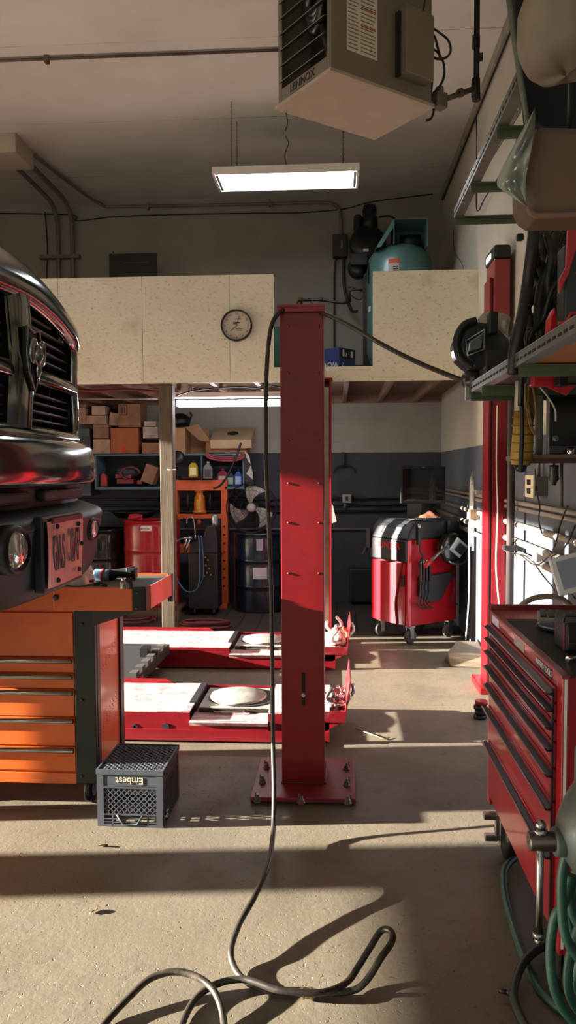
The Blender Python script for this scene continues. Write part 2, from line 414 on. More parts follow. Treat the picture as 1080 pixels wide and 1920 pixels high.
part('control_box', B().box(.44, .64, -.07, 0, .08, .42), pm('#837a6b', .4, .3, var=.05), hb, W=False, bev=.003)
part('control_box_bracket', B().box(.425, .44, -.03, 0, .07, .40), GUN, hb, W=False)
for (a, c) in ((.06, .05), (L-.06, .05), (.06, D-.05), (L-.06, D-.05)):
    part('hanger_rod', B().cyl((a, c, H), (a, c, 1.02), .006, n=8), STEEL, hb, W=False)
part('wire_harness', B().tube([(.6,-.02,.42),(.6,-.05,.6),(.58,-.02,.86)], .004, 6, smooth_path=4), BLK, hb, W=False)
t = thing('gas_pipe', 'black iron gas pipe dropping from the ceiling to the heater valve', 'pipe', gy(893, 185, 4.6))
P = gy(893,185,4.6); pt = gy(892,165,4.6); vv = gy(824,190,4.45); hc = gy(806,196,4.42)
part('riser', B().cyl((P.x,P.y,P.z), (P.x,P.y,ZC), .0165, n=12).cyl(P-V(0,0,.01), P+V(0,0,.03), .024, n=12), pm('#221e1b',.5,.5), t)
part('union', B().cyl(pt+V(0,0,.22), pt+V(0,0,.29), .022, n=12), pm('#2a2522',.5,.5), t)
part('shutoff_lever', B().obox(gy(900,107,4.58),(.03,.02,.04)), pm('#2a2522',.5,.5), t)
part('elbow_tee', B().cyl(pt-V(0,0,.05), pt+V(0,0,.05), .025, n=12), pm('#2a2522',.5,.5), t)
part('branch', B().cyl(pt, vv, .015, n=12).cyl(gy(860,176,4.53), gy(866,173,4.54), .024, n=10), pm('#5a5148',.5,.6), t)
part('gas_valve', B().obox(vv, (.07,.06,.08), .5).cyl(vv, vv+V(0,0,.075), .024, n=12).cyl(vv-V(.04,0,.01), hc, .02, n=10), pm('#76706a',.35,.8), t, bev=.004)
t = thing('cable_loops', 'loops of black cable looped beside the heater control box', 'cable', gy(820,150,4.45))
for pts in ([(807,50),(822,60),(840,75),(845,95),(836,108),(818,110),(805,100)], [(806,88),(822,100),(832,120),(832,145),(822,165),(808,178)], [(808,60),(816,72),(822,95),(826,112)], [(806,112),(810,150),(808,180),(813,205),(808,222),(798,226)]):
    part('cable', B().tube([gy(x, y, 4.45+.04*sin(i)) for i, (x, y) in enumerate(pts)], .007, 6, smooth_path=5), BLK, t)

# ------------------------------------------------------------------ ceiling runs
solo('ceiling_conduit', B().cyl((-6.1, 5.69, 4.5), (.1, 5.69, 4.5), .011, n=8).box(-2.12,-2.09,5.67,5.71,4.47,ZC), pm('#5a4c42', .6), 'thin metal conduit fixed across the ceiling in front of the long light', 'conduit')
solo('junction_box', B().box(-4.2, -2.86, 6.92, 7.33, 4.35, ZC-.001), pm('#b0a694', .6, var=.06), 'cream rectangular duct box on the ceiling over the black truck', 'box', bev=.004)
PC = pm('#7d7668', .55, .2, var=.1)
for k, (x, lab) in enumerate(((-3.12, 'cream conduit from the ceiling box bending down the back wall, beside the black cable'), (-2.955, 'cream conduit from the ceiling box bending down the back wall, further from the black cable'))):
    solo('bent_conduit', B().tube([(x,7.35,4.46),(x,8.2,4.46),(x,8.5,4.43),(x,8.64,4.3),(x,8.66,4.1),(x,8.66,2.4)], .024, 10, smooth_path=4), PC, lab, 'conduit', group='bent conduits on the back wall')
t = thing('long_conduit', 'long metal conduit running along the top of the back wall to the switch', 'conduit', (-1.4, 8.65, 4.4))
part('pipe', B().tube([(-2.86,7.35,4.49),(-2.75,8.2,4.49),(-2.6,8.6,4.45),(-2.4,8.665,4.44),(-1,8.665,4.43),(-.2,8.665,4.43),(-.02,8.665,4.40),(.045,8.665,4.3),(.05,8.665,4.05)], .016, 8, smooth_path=5), PIPE, t)
for x in (-2.1, -.74): part('clip', B().box(x,x+.02,8.64,8.698,4.4,4.47), PIPE, t)
solo('strut_channel', B().box(-3.33,-2.87,8.62,8.7,3.88,3.92), PIPE, 'short metal strut channel behind the bent conduits on the back wall', 'bracket')
solo('wall_cable', B().tube([(-4.2,8.68,4.42),(-3,8.68,4.37),(-2.9,8.68,4.30),(-2.4,8.68,4.34),(-1.2,8.68,4.34),(-.4,8.68,4.33),(.1,8.68,4.36),(.35,8.68,4.42),(.8,8.68,4.47),(1.05,8.68,4.49)], .006, 6, smooth_path=6), BLK, 'thin black cable sagging along the top of the back wall', 'cable')
solo('drop_cable', B().tube([(-3.26,8.66,4.4),(-3.24,8.66,4.0),(-3.26,8.66,3.5),(-3.24,8.66,2.4)], .008, 6, smooth_path=5), BLK, 'black cable dropping down the back wall beside the bent conduits', 'cable')
t = thing('disconnect_switch', 'dark grey electrical disconnect switch on the back wall by the compressor', 'switch', (.04, 8.62, 3.8))
DG = pm('#3c3a38', .5, .2)
part('enclosure', B().box(-.04,.12,8.58,8.7,3.82,4.06), DG, t, bev=.01)
part('handle', B().box(.05,.07,8.55,8.58,3.9,3.98), pm('#8a8680',.4), t)
part('conduit', B().tube([(0,8.66,3.82),(-.02,8.66,3.6),(-.02,8.66,2.4)], .011, 8, smooth_path=4).tube([(.08,8.65,3.82),(.09,8.65,3.5),(.16,8.6,3.25),(.22,8.45,3.2)], .017, 8, smooth_path=5), DG, t)

# compressor on the loft
TEAL = pm('#4f7672', .38, .1, var=.1, coat=.3)
c = gy(749, 470, 7.75)
t = thing('compressor_tank', 'teal vertical air compressor tank standing on the loft behind the cream panel', 'compressor', (c.x, 7.75, 2.352))
cx, cy = c.x, 7.75
part('tank', B().lathe([(.05,.12),(.2,.13),(.29,.2),(.315,.3),(.315,1.12),(.30,1.20),(.25,1.27),(.15,1.32),(.03,1.335)], n=36), TEAL, t, W=False)
for a in (0.6, 2.2, 3.8, 5.4): part('foot', B().obox((.27*cos(a), .27*sin(a), .09), (.05,.05,.18), a), TEAL, t, W=False)
zt = 1.27
# open shroud: four walls of a box without a front
part('motor_shroud', B().box(-.08,-.072,-.30,.1,zt,zt+.23).box(.232,.24,-.30,.1,zt-.03,zt+.23).box(-.08,.24,-.30,.1,zt+.222,zt+.23).box(-.08,.24,.09,.1,zt,zt+.23), TEAL, t, W=False)
part('shroud_brace', B().prism([(-.08,zt+.23),(-.08,zt+.15),(-.2,zt-.03),(-.25,zt-.03)], -.30, -.292, 'Y').prism([(-.08,zt+.23),(-.085,zt+.22),(-.25,zt-.03),(-.24,zt-.03)], -.30, .1, 'Y'), TEAL, t, W=False)
part('motor', B().cyl((.0,-.05,zt+.08),(.2,-.05,zt+.08),.07), BLK, t, W=False)
part('warning_label', B().grid(lambda u,v: V(.3165*cos(-1.98+.32*u), .3165*sin(-1.98+.32*u), 0.87+.26*v), 6, 1), pm('#a9a79c',.6,var=.05), t, W=False)
part('warning_label_top', B().grid(lambda u,v: V(.3175*cos(-1.98+.32*u), .3175*sin(-1.98+.32*u), 1.085+.045*v), 6, 1), pm('#b0402a',.6), t, W=False)
b = B()
for k in range(9): b.grid(lambda u,v: V(.3178*cos(-1.84+.15*u), .3178*sin(-1.84+.15*u), 0.88+.021*k+.013*v), 3, 1)
part('label_print', b, BLK, t, W=False)
part('port_plug', B().lathe([(.045,0),(.045,.02),(.03,.022),(.03,.01),(.02,.01),(.02,.03)], (cx+.16, cy-.31, 3.29), 16, 'Y'), TEAL, t)
part('side_label', B().grid(lambda u,v: V(.3165*cos(-2.95+.16*u), .3165*sin(-2.95+.16*u), .95+.2*v), 4, 1), BLK, t, W=False)
part('side_label', B().grid(lambda u,v: V(.3165*cos(-2.9+.2*u), .3165*sin(-2.9+.2*u), .68+.05*v), 4, 1), WHT, t, W=False)
t = thing('pump_unit', 'black compressor pump on an upright stand beside the teal tank', 'pump', gy(688, 670, 8.2))
Y = 8.2
def gb(x0, y0, x1, y1, Y, d, b=None):       # box that spans a picture rectangle at depth Y
    a = gy(x0, y1, Y); c = gy(x1, y0, Y); b = b or B(); return b.box(a.x, c.x, Y, Y+d, a.z, c.z)
part('stand', gb(681, 500, 697, 688, Y, .09), BLK, t)
part('flywheel_guard', B().lathe([(.0,0),(.17,.0),(.19,.03),(.19,.12),(.17,.15),(0,.15)], gy(690,455,Y), 28, 'Y'), BLK, t)
part('cylinder_head', B().lathe([(.085,0),(.085,.14),(.07,.16),(.075,.22),(.06,.27),(.02,.29)], gy(693,435,Y+.08), 20), BLK, t)
part('intake_filter', B().lathe([(.04,0),(.045,.02),(.045,.18),(.03,.2)], gy(671,440,Y+.06), 16), BLK, t)
part('control_housing', gb(657, 474, 690, 497, Y-.05, .15), pm('#2b3030',.5), t, bev=.01)
part('lower_guard', B().lathe([(.0,0),(.10,.0),(.11,.02),(.11,.1),(0,.1)], gy(672,500,Y), 20, 'Y'), BLK, t)
part('maker_plate', gb(681, 466, 691, 472, Y-.055, .003), WHT, t)
part('discharge_pipe', B().tube([gy(710,407,Y), gy(730,405,Y), gy(742,413,Y-.1), gy(746,425,Y-.2)], .012, 8, smooth_path=4), BLK, t)
t = thing('air_line', 'black iron air line with fittings reaching out over the red lift post', 'pipe', gy(600, 570, 7.55))
Y = 7.55
part('pipe', B().tube([gy(559,563,Y), gy(600,562,Y), gy(640,568,Y), gy(656,567,Y)], .014, 8).tube([gy(656,566,Y), gy(655,545,Y), gy(662,543,Y), gy(680,544,Y)], .013, 8), BLK, t)
part('fitting', B().cyl(gy(559,559,Y), gy(559,573,Y), .016).cyl(gy(585,563,Y), gy(585,576,Y), .012).cyl(gy(600,562,Y), gy(606,562,Y), .02), BLK, t)
part('hose_loop', B().tube([gy(655,552,Y), gy(672,562,Y), gy(680,556,Y), gy(682,545,Y)], .007, 6, smooth_path=5).tube([gy(652,540,Y), gy(660,538,Y), gy(668,542,Y)], .006, 6, smooth_path=4), BLK, t)
# things on the loft
bc = gy(636, 690, 6.95)
t = thing('battery_carton', 'blue and black carton with white lettering on the loft sill', 'carton', (bc.x, 6.95, 2.352), radians(52))
BL = pm('#2c3f78', .6, var=.1)
part('carton_box', B().box(0,.24,0,.26,0,.235), BL, t, W=False, bev=.002)
part('black_panel', B().box(.005,.235,-.001,0,.14,.232), BLK, t, W=False)
t2 = B().text('WORLD', Matrix.Translation(V(-.0015, .13, .09)) @ Matrix.Rotation(-pi/2, 4, 'Z') @ Matrix.Rotation(pi/2, 4, 'X') @ Matrix.Rotation(pi, 4, 'Z'), .06)
t2.text('NK', Matrix.Translation(V(.05, -.0015, .07)) @ Matrix.Rotation(pi/2, 4, 'X') @ Matrix.Rotation(-pi/2, 4, 'Z'), .05)
t2.box(.05,.07,-.002,-.001,.16,.22).box(.08,.09,-.002,-.001,.16,.2).box(.1,.11,-.002,-.001,.16,.19).box(.17,.2,-.002,-.001,.16,.215)
part('lettering', t2, WHT, t, W=False)
part('red_panel', B().box(-.001,0,.17,.25,.10,.2), pm('#8a2a2a',.6), t, W=False)
solo('black_tray', gb(664, 684, 699, 690, 6.75, .2), BLK, 'shallow black tray at the sill beside the blue carton', 'tray')
solo('green_cabinet', gb(495, 612, 527, 695, 7.2, .3), pm('#1d4a3c', .5), 'dark green box just inside the loft opening left of the red post', 'box')
t = thing('flat_screen', 'black flat panel leaning against the wall above the loft edge', 'screen', gy(250, 520, 8.3))
part('bezel', gb(205, 474, 293, 530, 8.3, .05), BLK, t, bev=.004)
part('stripe', gb(232, 491, 278, 493, 8.296, .004), pm('#4c4c4e', .3), t)
part('clip', gb(211,471,213,475,8.31,.01), GUN, t)

# wall clock
cc = gy(444, 611, PY-.001)
t = thing('wall_clock', 'round white wall clock with a black rim on the loft panel', 'clock', (cc.x, PY-.001, cc.z))
R = .131
def ringY(r0, r1, y0, y1, n=40):
    b = B(); c = cc
    prof = [(r0,y0),(r1,y0),(r1,y1),(r0,y1)]
    I = [[b.av((c.x+r*cos(2*pi*k/n), y, c.z+r*sin(2*pi*k/n))) for r, y in prof] for k in range(n)]
    for k in range(n):
        for j in range(4): b.af((I[k][j], I[k][(j+1)%4], I[(k+1)%n][(j+1)%4], I[(k+1)%n][j]), True)
    return b
part('rim', ringY(R-.012, R, PY-.036, PY-.002), BLK, t)
part('dial', B().cyl((cc.x, PY-.012, cc.z), (cc.x, PY-.003, cc.z), R-.011, n=40), pm('#cbc3b5', .5, var=.02), t)
nb = B()
for h in range(1, 13):
    a = pi/2 - h*pi/6
    nb.text(str(h), Matrix.Translation(V(cc.x+.099*cos(a), PY-.0125, cc.z+.099*sin(a))) @ Matrix.Rotation(pi/2, 4, 'X'), .026, .0003)
part('numerals', nb, pm('#5a534c',.5), t)
part('dial_logo', B().box(cc.x-.028,cc.x+.032,PY-.0128,PY-.012,cc.z+.024,cc.z+.03).box(cc.x-.028,cc.x+.0,PY-.0128,PY-.012,cc.z+.012,cc.z+.022).box(cc.x-.02,cc.x+.04,PY-.0128,PY-.012,cc.z+.054,cc.z+.058).box(cc.x-.01,cc.x+.05,PY-.0128,PY-.012,cc.z-.03,cc.z-.026).box(cc.x-.0,cc.x+.045,PY-.0128,PY-.012,cc.z-.042,cc.z-.038), pm('#3a3454',.5), t)
part('minute_hand', B().bar((cc.x, PY-.016, cc.z), (cc.x+.022, PY-.016, cc.z+.083), .005, .002), BLK, t)
part('hour_hand', B().bar((cc.x, PY-.018, cc.z), (cc.x-.049, PY-.018, cc.z-.042), .007, .002), BLK, t)
# ------------------------------------------------------------------ four-post lift
LZ = 2.235
lift = thing('four_post_lift', 'red four-post vehicle lift with two low runways and bolted columns', 'lift', (-.155, 3.68, 0))
def column(x0, x1, y0, y1, back):
    b = B(); tck = .008
    if not back: b.box(x0, x1, y0, y0+tck, .03, LZ)
    else: b.box(x0, x1, y1-tck, y1, .03, LZ)
    ya, yc = (y0+tck, y1) if not back else (y0, y1-tck)
    b.box(x0, x0+tck, ya, yc, .03, LZ).box(x1-tck, x1, ya, yc, .03, LZ)
    yl = y1 if not back else y0
    s = -1 if not back else 1
    b.box(x0+tck, x0+.04, min(yl,yl+s*tck), max(yl,yl+s*tck), .03, LZ).box(x1-(.014 if back else .04), x1-tck, min(yl,yl+s*tck), max(yl,yl+s*tck), .03, LZ)
    return b
cx0 = gy(528, 1300, 3.55).x; cx1 = gy(608, 1300, 3.55).x
col = part('column', column(cx0, cx1, 3.55, 3.80, False), RED, lift, bev=.004)
part('top_cap', B().box(cx0-.012, cx1+.006, 3.53, 3.83, LZ, LZ+.012).box(cx0-.012, cx1+.006, 3.53, 3.538, LZ-.022, LZ), pm('#8f1a22', .4, dirt=.3, dirtc='#3a1a14', scale=20), lift, bev=.002)
sb = B()
for py_ in (612, 700, 826, 906, 980, 1075):
    for px_ in (541, 598):
        q = gy(px_, py_, 3.55); part('screw', B().lathe([(.006,0),(.006,-.003),(.003,-.005)], (q.x, 3.55, q.z), 8, 'Y'), pm('#7a2a2a',.4,.5), col)
pass
sl = gy(569, 1293, 3.55)
part('adjuster_slot', B().box(sl.x-.008, sl.x+.008, 3.5485, 3.5505, sl.z-.075, sl.z+.08), pm('#050404', .8), col)
part('adjuster_bolt', B().lathe([(.013,0),(.013,-.006),(.008,-.007),(.008,-.014)], (sl.x, 3.549, sl.z-.025), 6, 'Y'), STEEL, col)
bp = part('base_plate', B().box(gy(469,1525,3.38).x, gy(667,1525,3.38).x, 3.385, 3.87, .012, .032), pm('#7d1019', .45, var=.2, dirt=.3, dirtc='#5a3a34', scale=9), lift, bev=.003)
part('base_shim', B().box(gy(471,1525,3.4).x, gy(665,1525,3.4).x, 3.395, 3.86, 0, .012), BLKM, lift)
for (px_, py_) in ((483,1503),(565,1506),(652,1507),(492,1468),(650,1473),(500,1440),(650,1443)):
    q = gz(px_, py_, .032)
    part('anchor_bolt', B().lathe([(.018,0),(.018,.004),(.0135,.004),(.0135,.018),(.0075,.018),(.0075,.034)], (q.x,q.y,.032), 6).cyl((q.x+.012*(1 if px_>600 else -1), q.y+.03, .032), (q.x+.012*(1 if px_>600 else -1), q.y+.03, .062), .004, n=6), pm('#6a625a',.45,.7,dirt=.3,dirtc='#4a2a1c'), lift)
part('weld_bead', B().tube([(cx0-.004,3.548,.034),(cx1+.004,3.548,.034),(cx1+.004,3.8,.034)], .006, 6), pm('#5a1a1c',.5), lift)
# air fitting on top
q = V((cx0+cx1)/2-.01, 3.62, LZ+.012)
part('top_fitting', B().cyl(q, q+V(0,0,.03), .013, n=8).cyl(q+V(.0,0,.03), q+V(0,0,.045), .018, n=6), pm('#6a6040',.4,.6), lift)
# far column, its open side towards the camera
fx1_ = gy(621.5, 900, 6.36).x; fx0_ = fx1_ - .2
part('column', column(fx0_, fx1_, 6.36, 6.58, True), RED, lift, bev=.004)
part('top_cap', B().box(fx0_-.01, fx1_+.01, 6.34, 6.60, LZ, LZ+.012), RED, lift)
part('latch_ladder', B().box(fx1_-.085, fx1_-.02, 6.40, 6.415, .1, LZ-.06), pm('#8a7a6a', .35, .8, var=.2), lift)
part('base_plate', B().box(fx0_-.12, fx1_+.12, 6.335, 6.7, .006, .03), REDD, lift)
part('cross_beam', B().box(cx0+.03, cx1-.03, 3.82, 6.33, .004, .028), REDD, lift)
# runways
def runway(y0, y1, zt, recx0, recx1, xend):
    r = REDD; d = .09
    top = pm('#a8606a', .5, var=.25, dirt=.95, dirtc='#dccabc', scale=9)  # dust tone, paled further to carry the strong sunlight on the tops
    rw = part('runway', B().box(-4.2, recx0, y0, y1, zt-.008, zt).box(recx1, xend-.09, y0, y1, zt-.008, zt), top, lift)
    part('side_channel', B().box(-4.2, recx0, y0, y0+.006, zt-.10, zt-.008).box(recx0, recx1, y0-.012, y0-.006, zt-.1, zt-.05).box(recx1, xend-.09, y0, y0+.006, zt-.10, zt-.008)
         .box(-4.2, xend-.09, y0-.014, y0+.03, .012, zt-.1).box(-4.2, xend-.09, y1-.006, y1, .012, zt-.008), pm('#7c0c17', .35, var=.15, dirt=.15, dirtc='#3a0a0e', coat=.3), rw)
    part('recess', B().box(recx0+.001, recx1-.001, y0-.012, y1-.008, zt-.058, zt-.05).prism([(y0-.006, zt-.1),(y0-.012,zt-.05),(y0-.03,zt-.052),(y0-.028,zt-.058),(y0-.016,zt-.06)], recx0+.0, recx1, 'X'), top, rw)
    part('wheel_curb', B().prism([(-4.2,zt),(recx0-.2,zt),(recx0-.25,zt+.028),(-4.2,zt+.028)], y1-.012, y1-.001, 'Y'), RED, rw)
    s = part('wheel_stop', B().prism([(xend-.006,zt-.02),(xend+.004,zt-.02),(xend+.03,zt+.17),(xend+.024,zt+.175)], y0+.03, y1-.03, 'Y'), REDD, rw)
    part('end_tray', B().box(xend-.09, xend, y0, y1, zt-.02, zt-.014).box(xend-.22,xend,y0-.004,y0,zt-.05,zt+.01), REDD, rw)
    part('end_gusset', B().prism([(xend-.2,zt-.05),(xend-.02,zt-.05),(xend-.2,zt-.15)], y0, y0+.01, 'Y').prism([(xend-.2,zt-.05),(xend-.02,zt-.05),(xend-.2,zt-.15)], y1-.01, y1, 'Y'), REDD, rw)
    return rw
rx0, rx1 = -.81, -.375
rn = runway(4.16, 4.72, .172, rx0, rx1, .05)
rf = runway(5.74, 6.32, .165, rx0, rx1, .08)
h = gy(252,1363,4.155); k2 = gy(310,1363,4.155)
part('cross_hole', B().box(h.x-.018,h.x+.018,4.157,4.159,h.z-.006,h.z+.006).box(h.x-.006,h.x+.006,4.157,4.159,h.z-.018,h.z+.018), pm('#050404',.8), rn)
part('round_hole', B().cyl((k2.x,4.156,k2.z),(k2.x,4.159,k2.z),.02), pm('#0a0606',.8), rn)
PL = pm('#a8a196', .5, .3, var=.2, dirt=.3, dirtc='#5e564c', scale=14)
def turnplate(c, z, lab, lab2):
    t = thing('turnplate', lab, 'turnplate', (c[0], c[1], z), group='wheel alignment turnplates')
    part('base', B().box(-.2,.21,-.2,.22,0,.02), pm('#34302d',.5,.3,dirt=.2,dirtc='#6a5c50'), t, W=False, bev=.002)
    part('slide_plate', B().box(-.2,.205,-.2,.2,.022,.03), PL, t, W=False, bev=.002)
    part('disc', B().lathe([(.168,.032),(.17,.034),(.17,.044),(.166,.047),(.02,.048),(.0,.048)], n=40), PL, t, W=False)
    part('disc_ring', B().lathe([(.188,.0305),(.19,.031),(.19,.034),(.188,.0345)], (.045,-.0,0), 36), BLKM, t, W=False)
    part('lock_block', B().box(-.255,-.215,-.19,.2,.0,.06), GUN, t, W=False, bev=.003)
    part('pull_handle', B().tube([(-.12,-.2,.012),(-.10,-.23,.012),(.05,-.23,.012),(.07,-.2,.012)], .006, 6), STEEL, t, W=False)
turnplate((-.585, 4.50), .122, 'round metal turnplate set in the near runway of the red lift', 0)
turnplate((-.585, 6.08), .115, 'round metal turnplate set in the far runway of the red lift', 0)
# clamps and parts piled in the runway end trays
def clamp(name, p, rz, mat, lab, grp, s=1.0):
    t = thing(name, lab, 'clamp', p, rz, grp)
    part('body', B().cyl((0,0,.012*s),(.07*s,0,.03*s),.013*s,n=10).sph((0,0,.02*s),.022*s,10), mat, t, W=False)
    part('jaw', B().tube([(.07*s,0,.03*s),(.085*s,.02*s,.06*s),(.06*s,.03*s,.09*s)], .009*s, 6, smooth_path=3).lathe([(.016*s,0),(.016*s,.02*s),(.01*s,.024*s)], (.03*s,0,.035*s), 8), mat, t, W=False)
    return t
W1 = pm('#cfc6bf', .45, .3, dirt=.2, dirtc='#8a4a36'); BR = pm('#a8492e', .4, .3)
for i, (dx, dy, dz, m, lab) in enumerate((( -.075,.08,.0,STEEL,'shiny steel clamp nearest the column in the near tray'),(-.03,.10,0,CHROME,'chrome clamp against the near wheel stop'),(-.05,.2,0,GUN,'dark metal clamp at the back of the near tray'),(-.045,.03,.05,STEEL,'steel clamp lying on top of the near tray pile'),(-.02,.26,0,CHROME,'chrome clamp deepest in the near runway tray'))):
    clamp('wheel_clamp', (.05+dx, 4.2+dy, .16+dz), i*1.3, m, lab, 'clamps in the near runway tray', 1.15)
for i, (dx, dy, dz, m, lab) in enumerate((( -.10,.06,0,BR,'rusty orange clamp beside the far column tray edge'),(-.07,.16,.03,W1,'pale clamp piled on the far runway tray'),(-.03,.09,0,W1,'pale clamp against the far wheel stop'),(-.06,.24,.02,W1,'pale clamp at the back of the far tray'),(-.1,.3,.03,STEEL,'steel clamp deepest in the far runway tray'))):
    clamp('wheel_clamp', (.08+dx, 5.78+dy, .152+dz), i*1.7+.4, m, lab, 'clamps in the far runway tray', 1.5)
# rolling jack between the runways
t = thing('rolling_jack', 'black rolling bridge jack between the two lift runways', 'jack', (-1.5, 5.2, .05))
jb = B().box(-1.9,-1.26,4.74,5.72,.12,.19)
part('frame', jb, BLKM, t, bev=.006)
for k in range(6): part('ladder_rung', B().box(-1.32,-1.27,4.78+.15*k,4.86+.15*k,.19,.215), pm('#5a5652',.5,.4), t)
part('saddle', B().box(-1.38,-1.33,5.3,5.42,.19,.25), BLK, t)
part('foot', B().box(-1.6,-1.5,4.76,5.7,.0,.12), BLKM, t)
part('label_plate', B().box(-1.259,-1.255,4.82,4.9,.135,.175), pm('#b0483a',.5), t)

# ------------------------------------------------------------------ hoses
t = thing('air_hose', 'long black air hose looped over the red post and down onto the floor', 'hose', (-.2, 2.2, 0))
hp = [(876,716,2.99),(840,703,3.02),(780,678,3.1),(720,648,3.2),(660,613,3.35),(620,593,3.48),(585,582,3.6),(550,578,3.6),(528,583,3.52),(511,605,3.44),(503,650,3.42),(499,720,3.41),(498,800,3.4),(499,880,3.39),(503,960,3.38),(506,1040,3.36),(509,1120,3.34),(510,1220,3.3),(511,1320,3.26),(512,1400,3.2),(514,1480,3.12),(512,1560,3.0)]
pts = [gy(*q) for q in hp]
fl = [(503,1620,.10),(478,1680,.075),(450,1730,.055),(434,1775,.04),(436,1805,.022),(452,1832,.014),(480,1850,.013),(520,1858,.013),(570,1862,.013),(620,1862,.014),(665,1856,.02),(690,1835,.05),(715,1795,.10),(735,1765,.12),(733,1746,.13),(715,1745,.12),(695,1775,.09),(672,1812,.05),(650,1842,.025),(610,1860,.03),(565,1861,.032),(520,1856,.034),(480,1842,.036),(452,1836,.034),(415,1842,.03),(380,1860,.02),(355,1890,.014),(335,1940,.013),(325,2000,.013)]
pts += [gz(x, y, z) for x, y, z in fl]
part('hose', B().tube(pts, .0098, 12, smooth_path=6), HOSE, t)
cl = [gz(572,1861,.022), gz(584,1861,.022)]
part('hose_coupling', B().cyl(gz(562,1862,.022), gz(590,1862,.022), .0125, n=12).cyl(gz(566,1862,.022), gz(571,1862,.022), .016, n=12).cyl(gz(581,1862,.022), gz(586,1862,.022), .016, n=12), pm('#9a8a5c',.35,.9), t)
solo('air_hose', B().tube([gz(x,y,z) for x,y,z in [(150,1980,.012),(200,1915,.013),(240,1872,.03),(280,1836,.05),(325,1822,.06),(365,1830,.055),(395,1850,.045),(412,1880,.03),(420,1920,.014),(424,1980,.012)]], .0098, 12, smooth_path=7), HOSE, 'black hose loop arching off the floor at the photo bottom edge', 'hose')
# red hose coils at the back
RH = pm('#6a2a2c', .5, var=.2)
def coil(cx, cy, r, n, z=.012, rr=.012, ey=.5, jit=.02):
    b = B(); P = []
    for k in range(n*18):
        a = k*2*pi/18; q = r*(1+.12*sin(k*.13)); P.append((cx+q*cos(a)+jit*sin(k*.2), cy+q*ey*sin(a)+jit*cos(k*.17), z + rr*2*(k/(n*18))*n*.9))
    return b.tube(P, rr, 8)
q = gz(385, 1178, 0); solo('red_hose_coil', coil(q.x, q.y, .24, 3), RH, 'coiled red hose on the floor behind the far runway', 'hose')
q = gz(256, 1166, 0); solo('red_hose_coil', coil(q.x, q.y, .17, 2, ey=1.0), RH, 'loose loop of red hose on the floor behind the orange cart', 'hose')

# ------------------------------------------------------------------ alignment console
hx, hy = .605, 6.55
t = thing('alignment_console', 'red and black wheel alignment console on casters by the right wall', 'console', (hx, hy, 0), radians(36.4))
CW, CD = .59, .5
CR = pm('#b01420', .32, var=.06, coat=.4)
part('cabinet', B().box(.02, CW, .02, CD, .16, .90), CR, t, W=False, bev=.008)
part('corner_trim', B().prism([(0,.03),(.0,.0),(.045,0),(.045,.03)], .155, .905, 'Z'), pm('#c01824',.3,coat=.5), t, W=False, bev=.01)
dr = part('front_door', B().grid(lambda u,v: V(.0-.02*sin(pi*u), .04+u*(CD-.05), .17+.53*v), 10, 1).box(.0,.02,.04,CD-.01,.17,.70), CR, t, W=False)
part('door_seam', B().tube([(-.021,.12,.17),(-.0215,.14,.35),(-.02,.1,.55),(-.012,.07,.7)], .008, 6, smooth_path=4), pm('#6a0c14',.4), dr, W=False)
part('door_latch', B().box(-.016,.02,.045,.075,.50,.60), BLK, dr, W=False, bev=.004)
part('printer_panel', B().box(-.012,.03,.012,CD+.0,.71,.90), BLK, t, W=False, bev=.012)
part('lettering', B().text('HUNTER', Matrix.Translation(V(-.0135, .26, .84)) @ Matrix.Rotation(-pi/2, 4, 'Z') @ Matrix.Rotation(pi/2, 4, 'X'), .075, .001, sx=1.15), pm('#c8202a', .4), t, W=False)
b = B().prism([(-.015,.90),(CW+.01,.90),(CW+.0,1.06),(.1,1.07),(.03,1.0)], -.012, CD+.01, 'Y')
top = part('top_console', b, pm('#1c1c1e', .5, var=.2), t, W=False, bev=.02)
part('keyboard_tray', B().obox((.05, CD/2, 1.005), (.05, CD-.18, .03), ry=radians(-50)), pm('#060606', .6), top, W=False, bev=.01)
part('speaker_disc', B().obox((.055,.055,1.02),(.06,.06,.01), ry=radians(-50)).obox((.055,CD-.055,1.02),(.06,.06,.01), ry=radians(-50)), pm('#28282a',.5), top, W=False, bev=.004)
b = B()
for k in range(14): b.box(.12+.024*k, .132+.024*k, .05, .2, 1.068, 1.074)
part('vent_ribs', b, pm('#2a2a28',.6), top, W=False)
for (x, y) in ((.07,.05),(.53,.06),(.07,.44),(.53,.44)):
    cs = part('caster', B().box(x-.02,x+.02,y-.028,y-.022,.05,.15).box(x-.02,x+.02,y+.022,y+.028,.05,.15).box(x-.03,x+.03,y-.03,y+.03,.145,.16), STEEL, t, W=False)
    part('wheel', B().lathe([(.03,-.018),(.058,-.016),(.062,-.01),(.062,.01),(.058,.016),(.03,.018)], (x, y, .066), 24, 'Y'), pm('#4a4845',.5), cs, W=False)
    part('hub', B().cyl((x,y-.024,.066),(x,y+.024,.066),.014), BLK, cs, W=False)
part('side_pouch', B().prism([(.12,.58),(.50,.60),(.50,.55),(.36,.36),(.24,.35),(.12,.42)], -.02, 0.018, 'Y'), pm('#2e2a2c',.6), t, W=False, bev=.006)
for i, x in enumerate((.10,.135,.17,.205,.50)):
    a = part('adapter_arm', B().box(x-.008,x+.008,-.05,-.03,.55,.70).tube([(x,-.04,.55),(x,-.04,.45),(x-.035,-.05,.36),(x+.03,-.05,.31)], .007, 6, smooth_path=4), pm('#3a3836',.4,.5), t, W=False)
    part('arm_tip', B().cyl((x,-.04,.70),(x,-.04,.735),.012,n=10), STEEL, a, W=False)
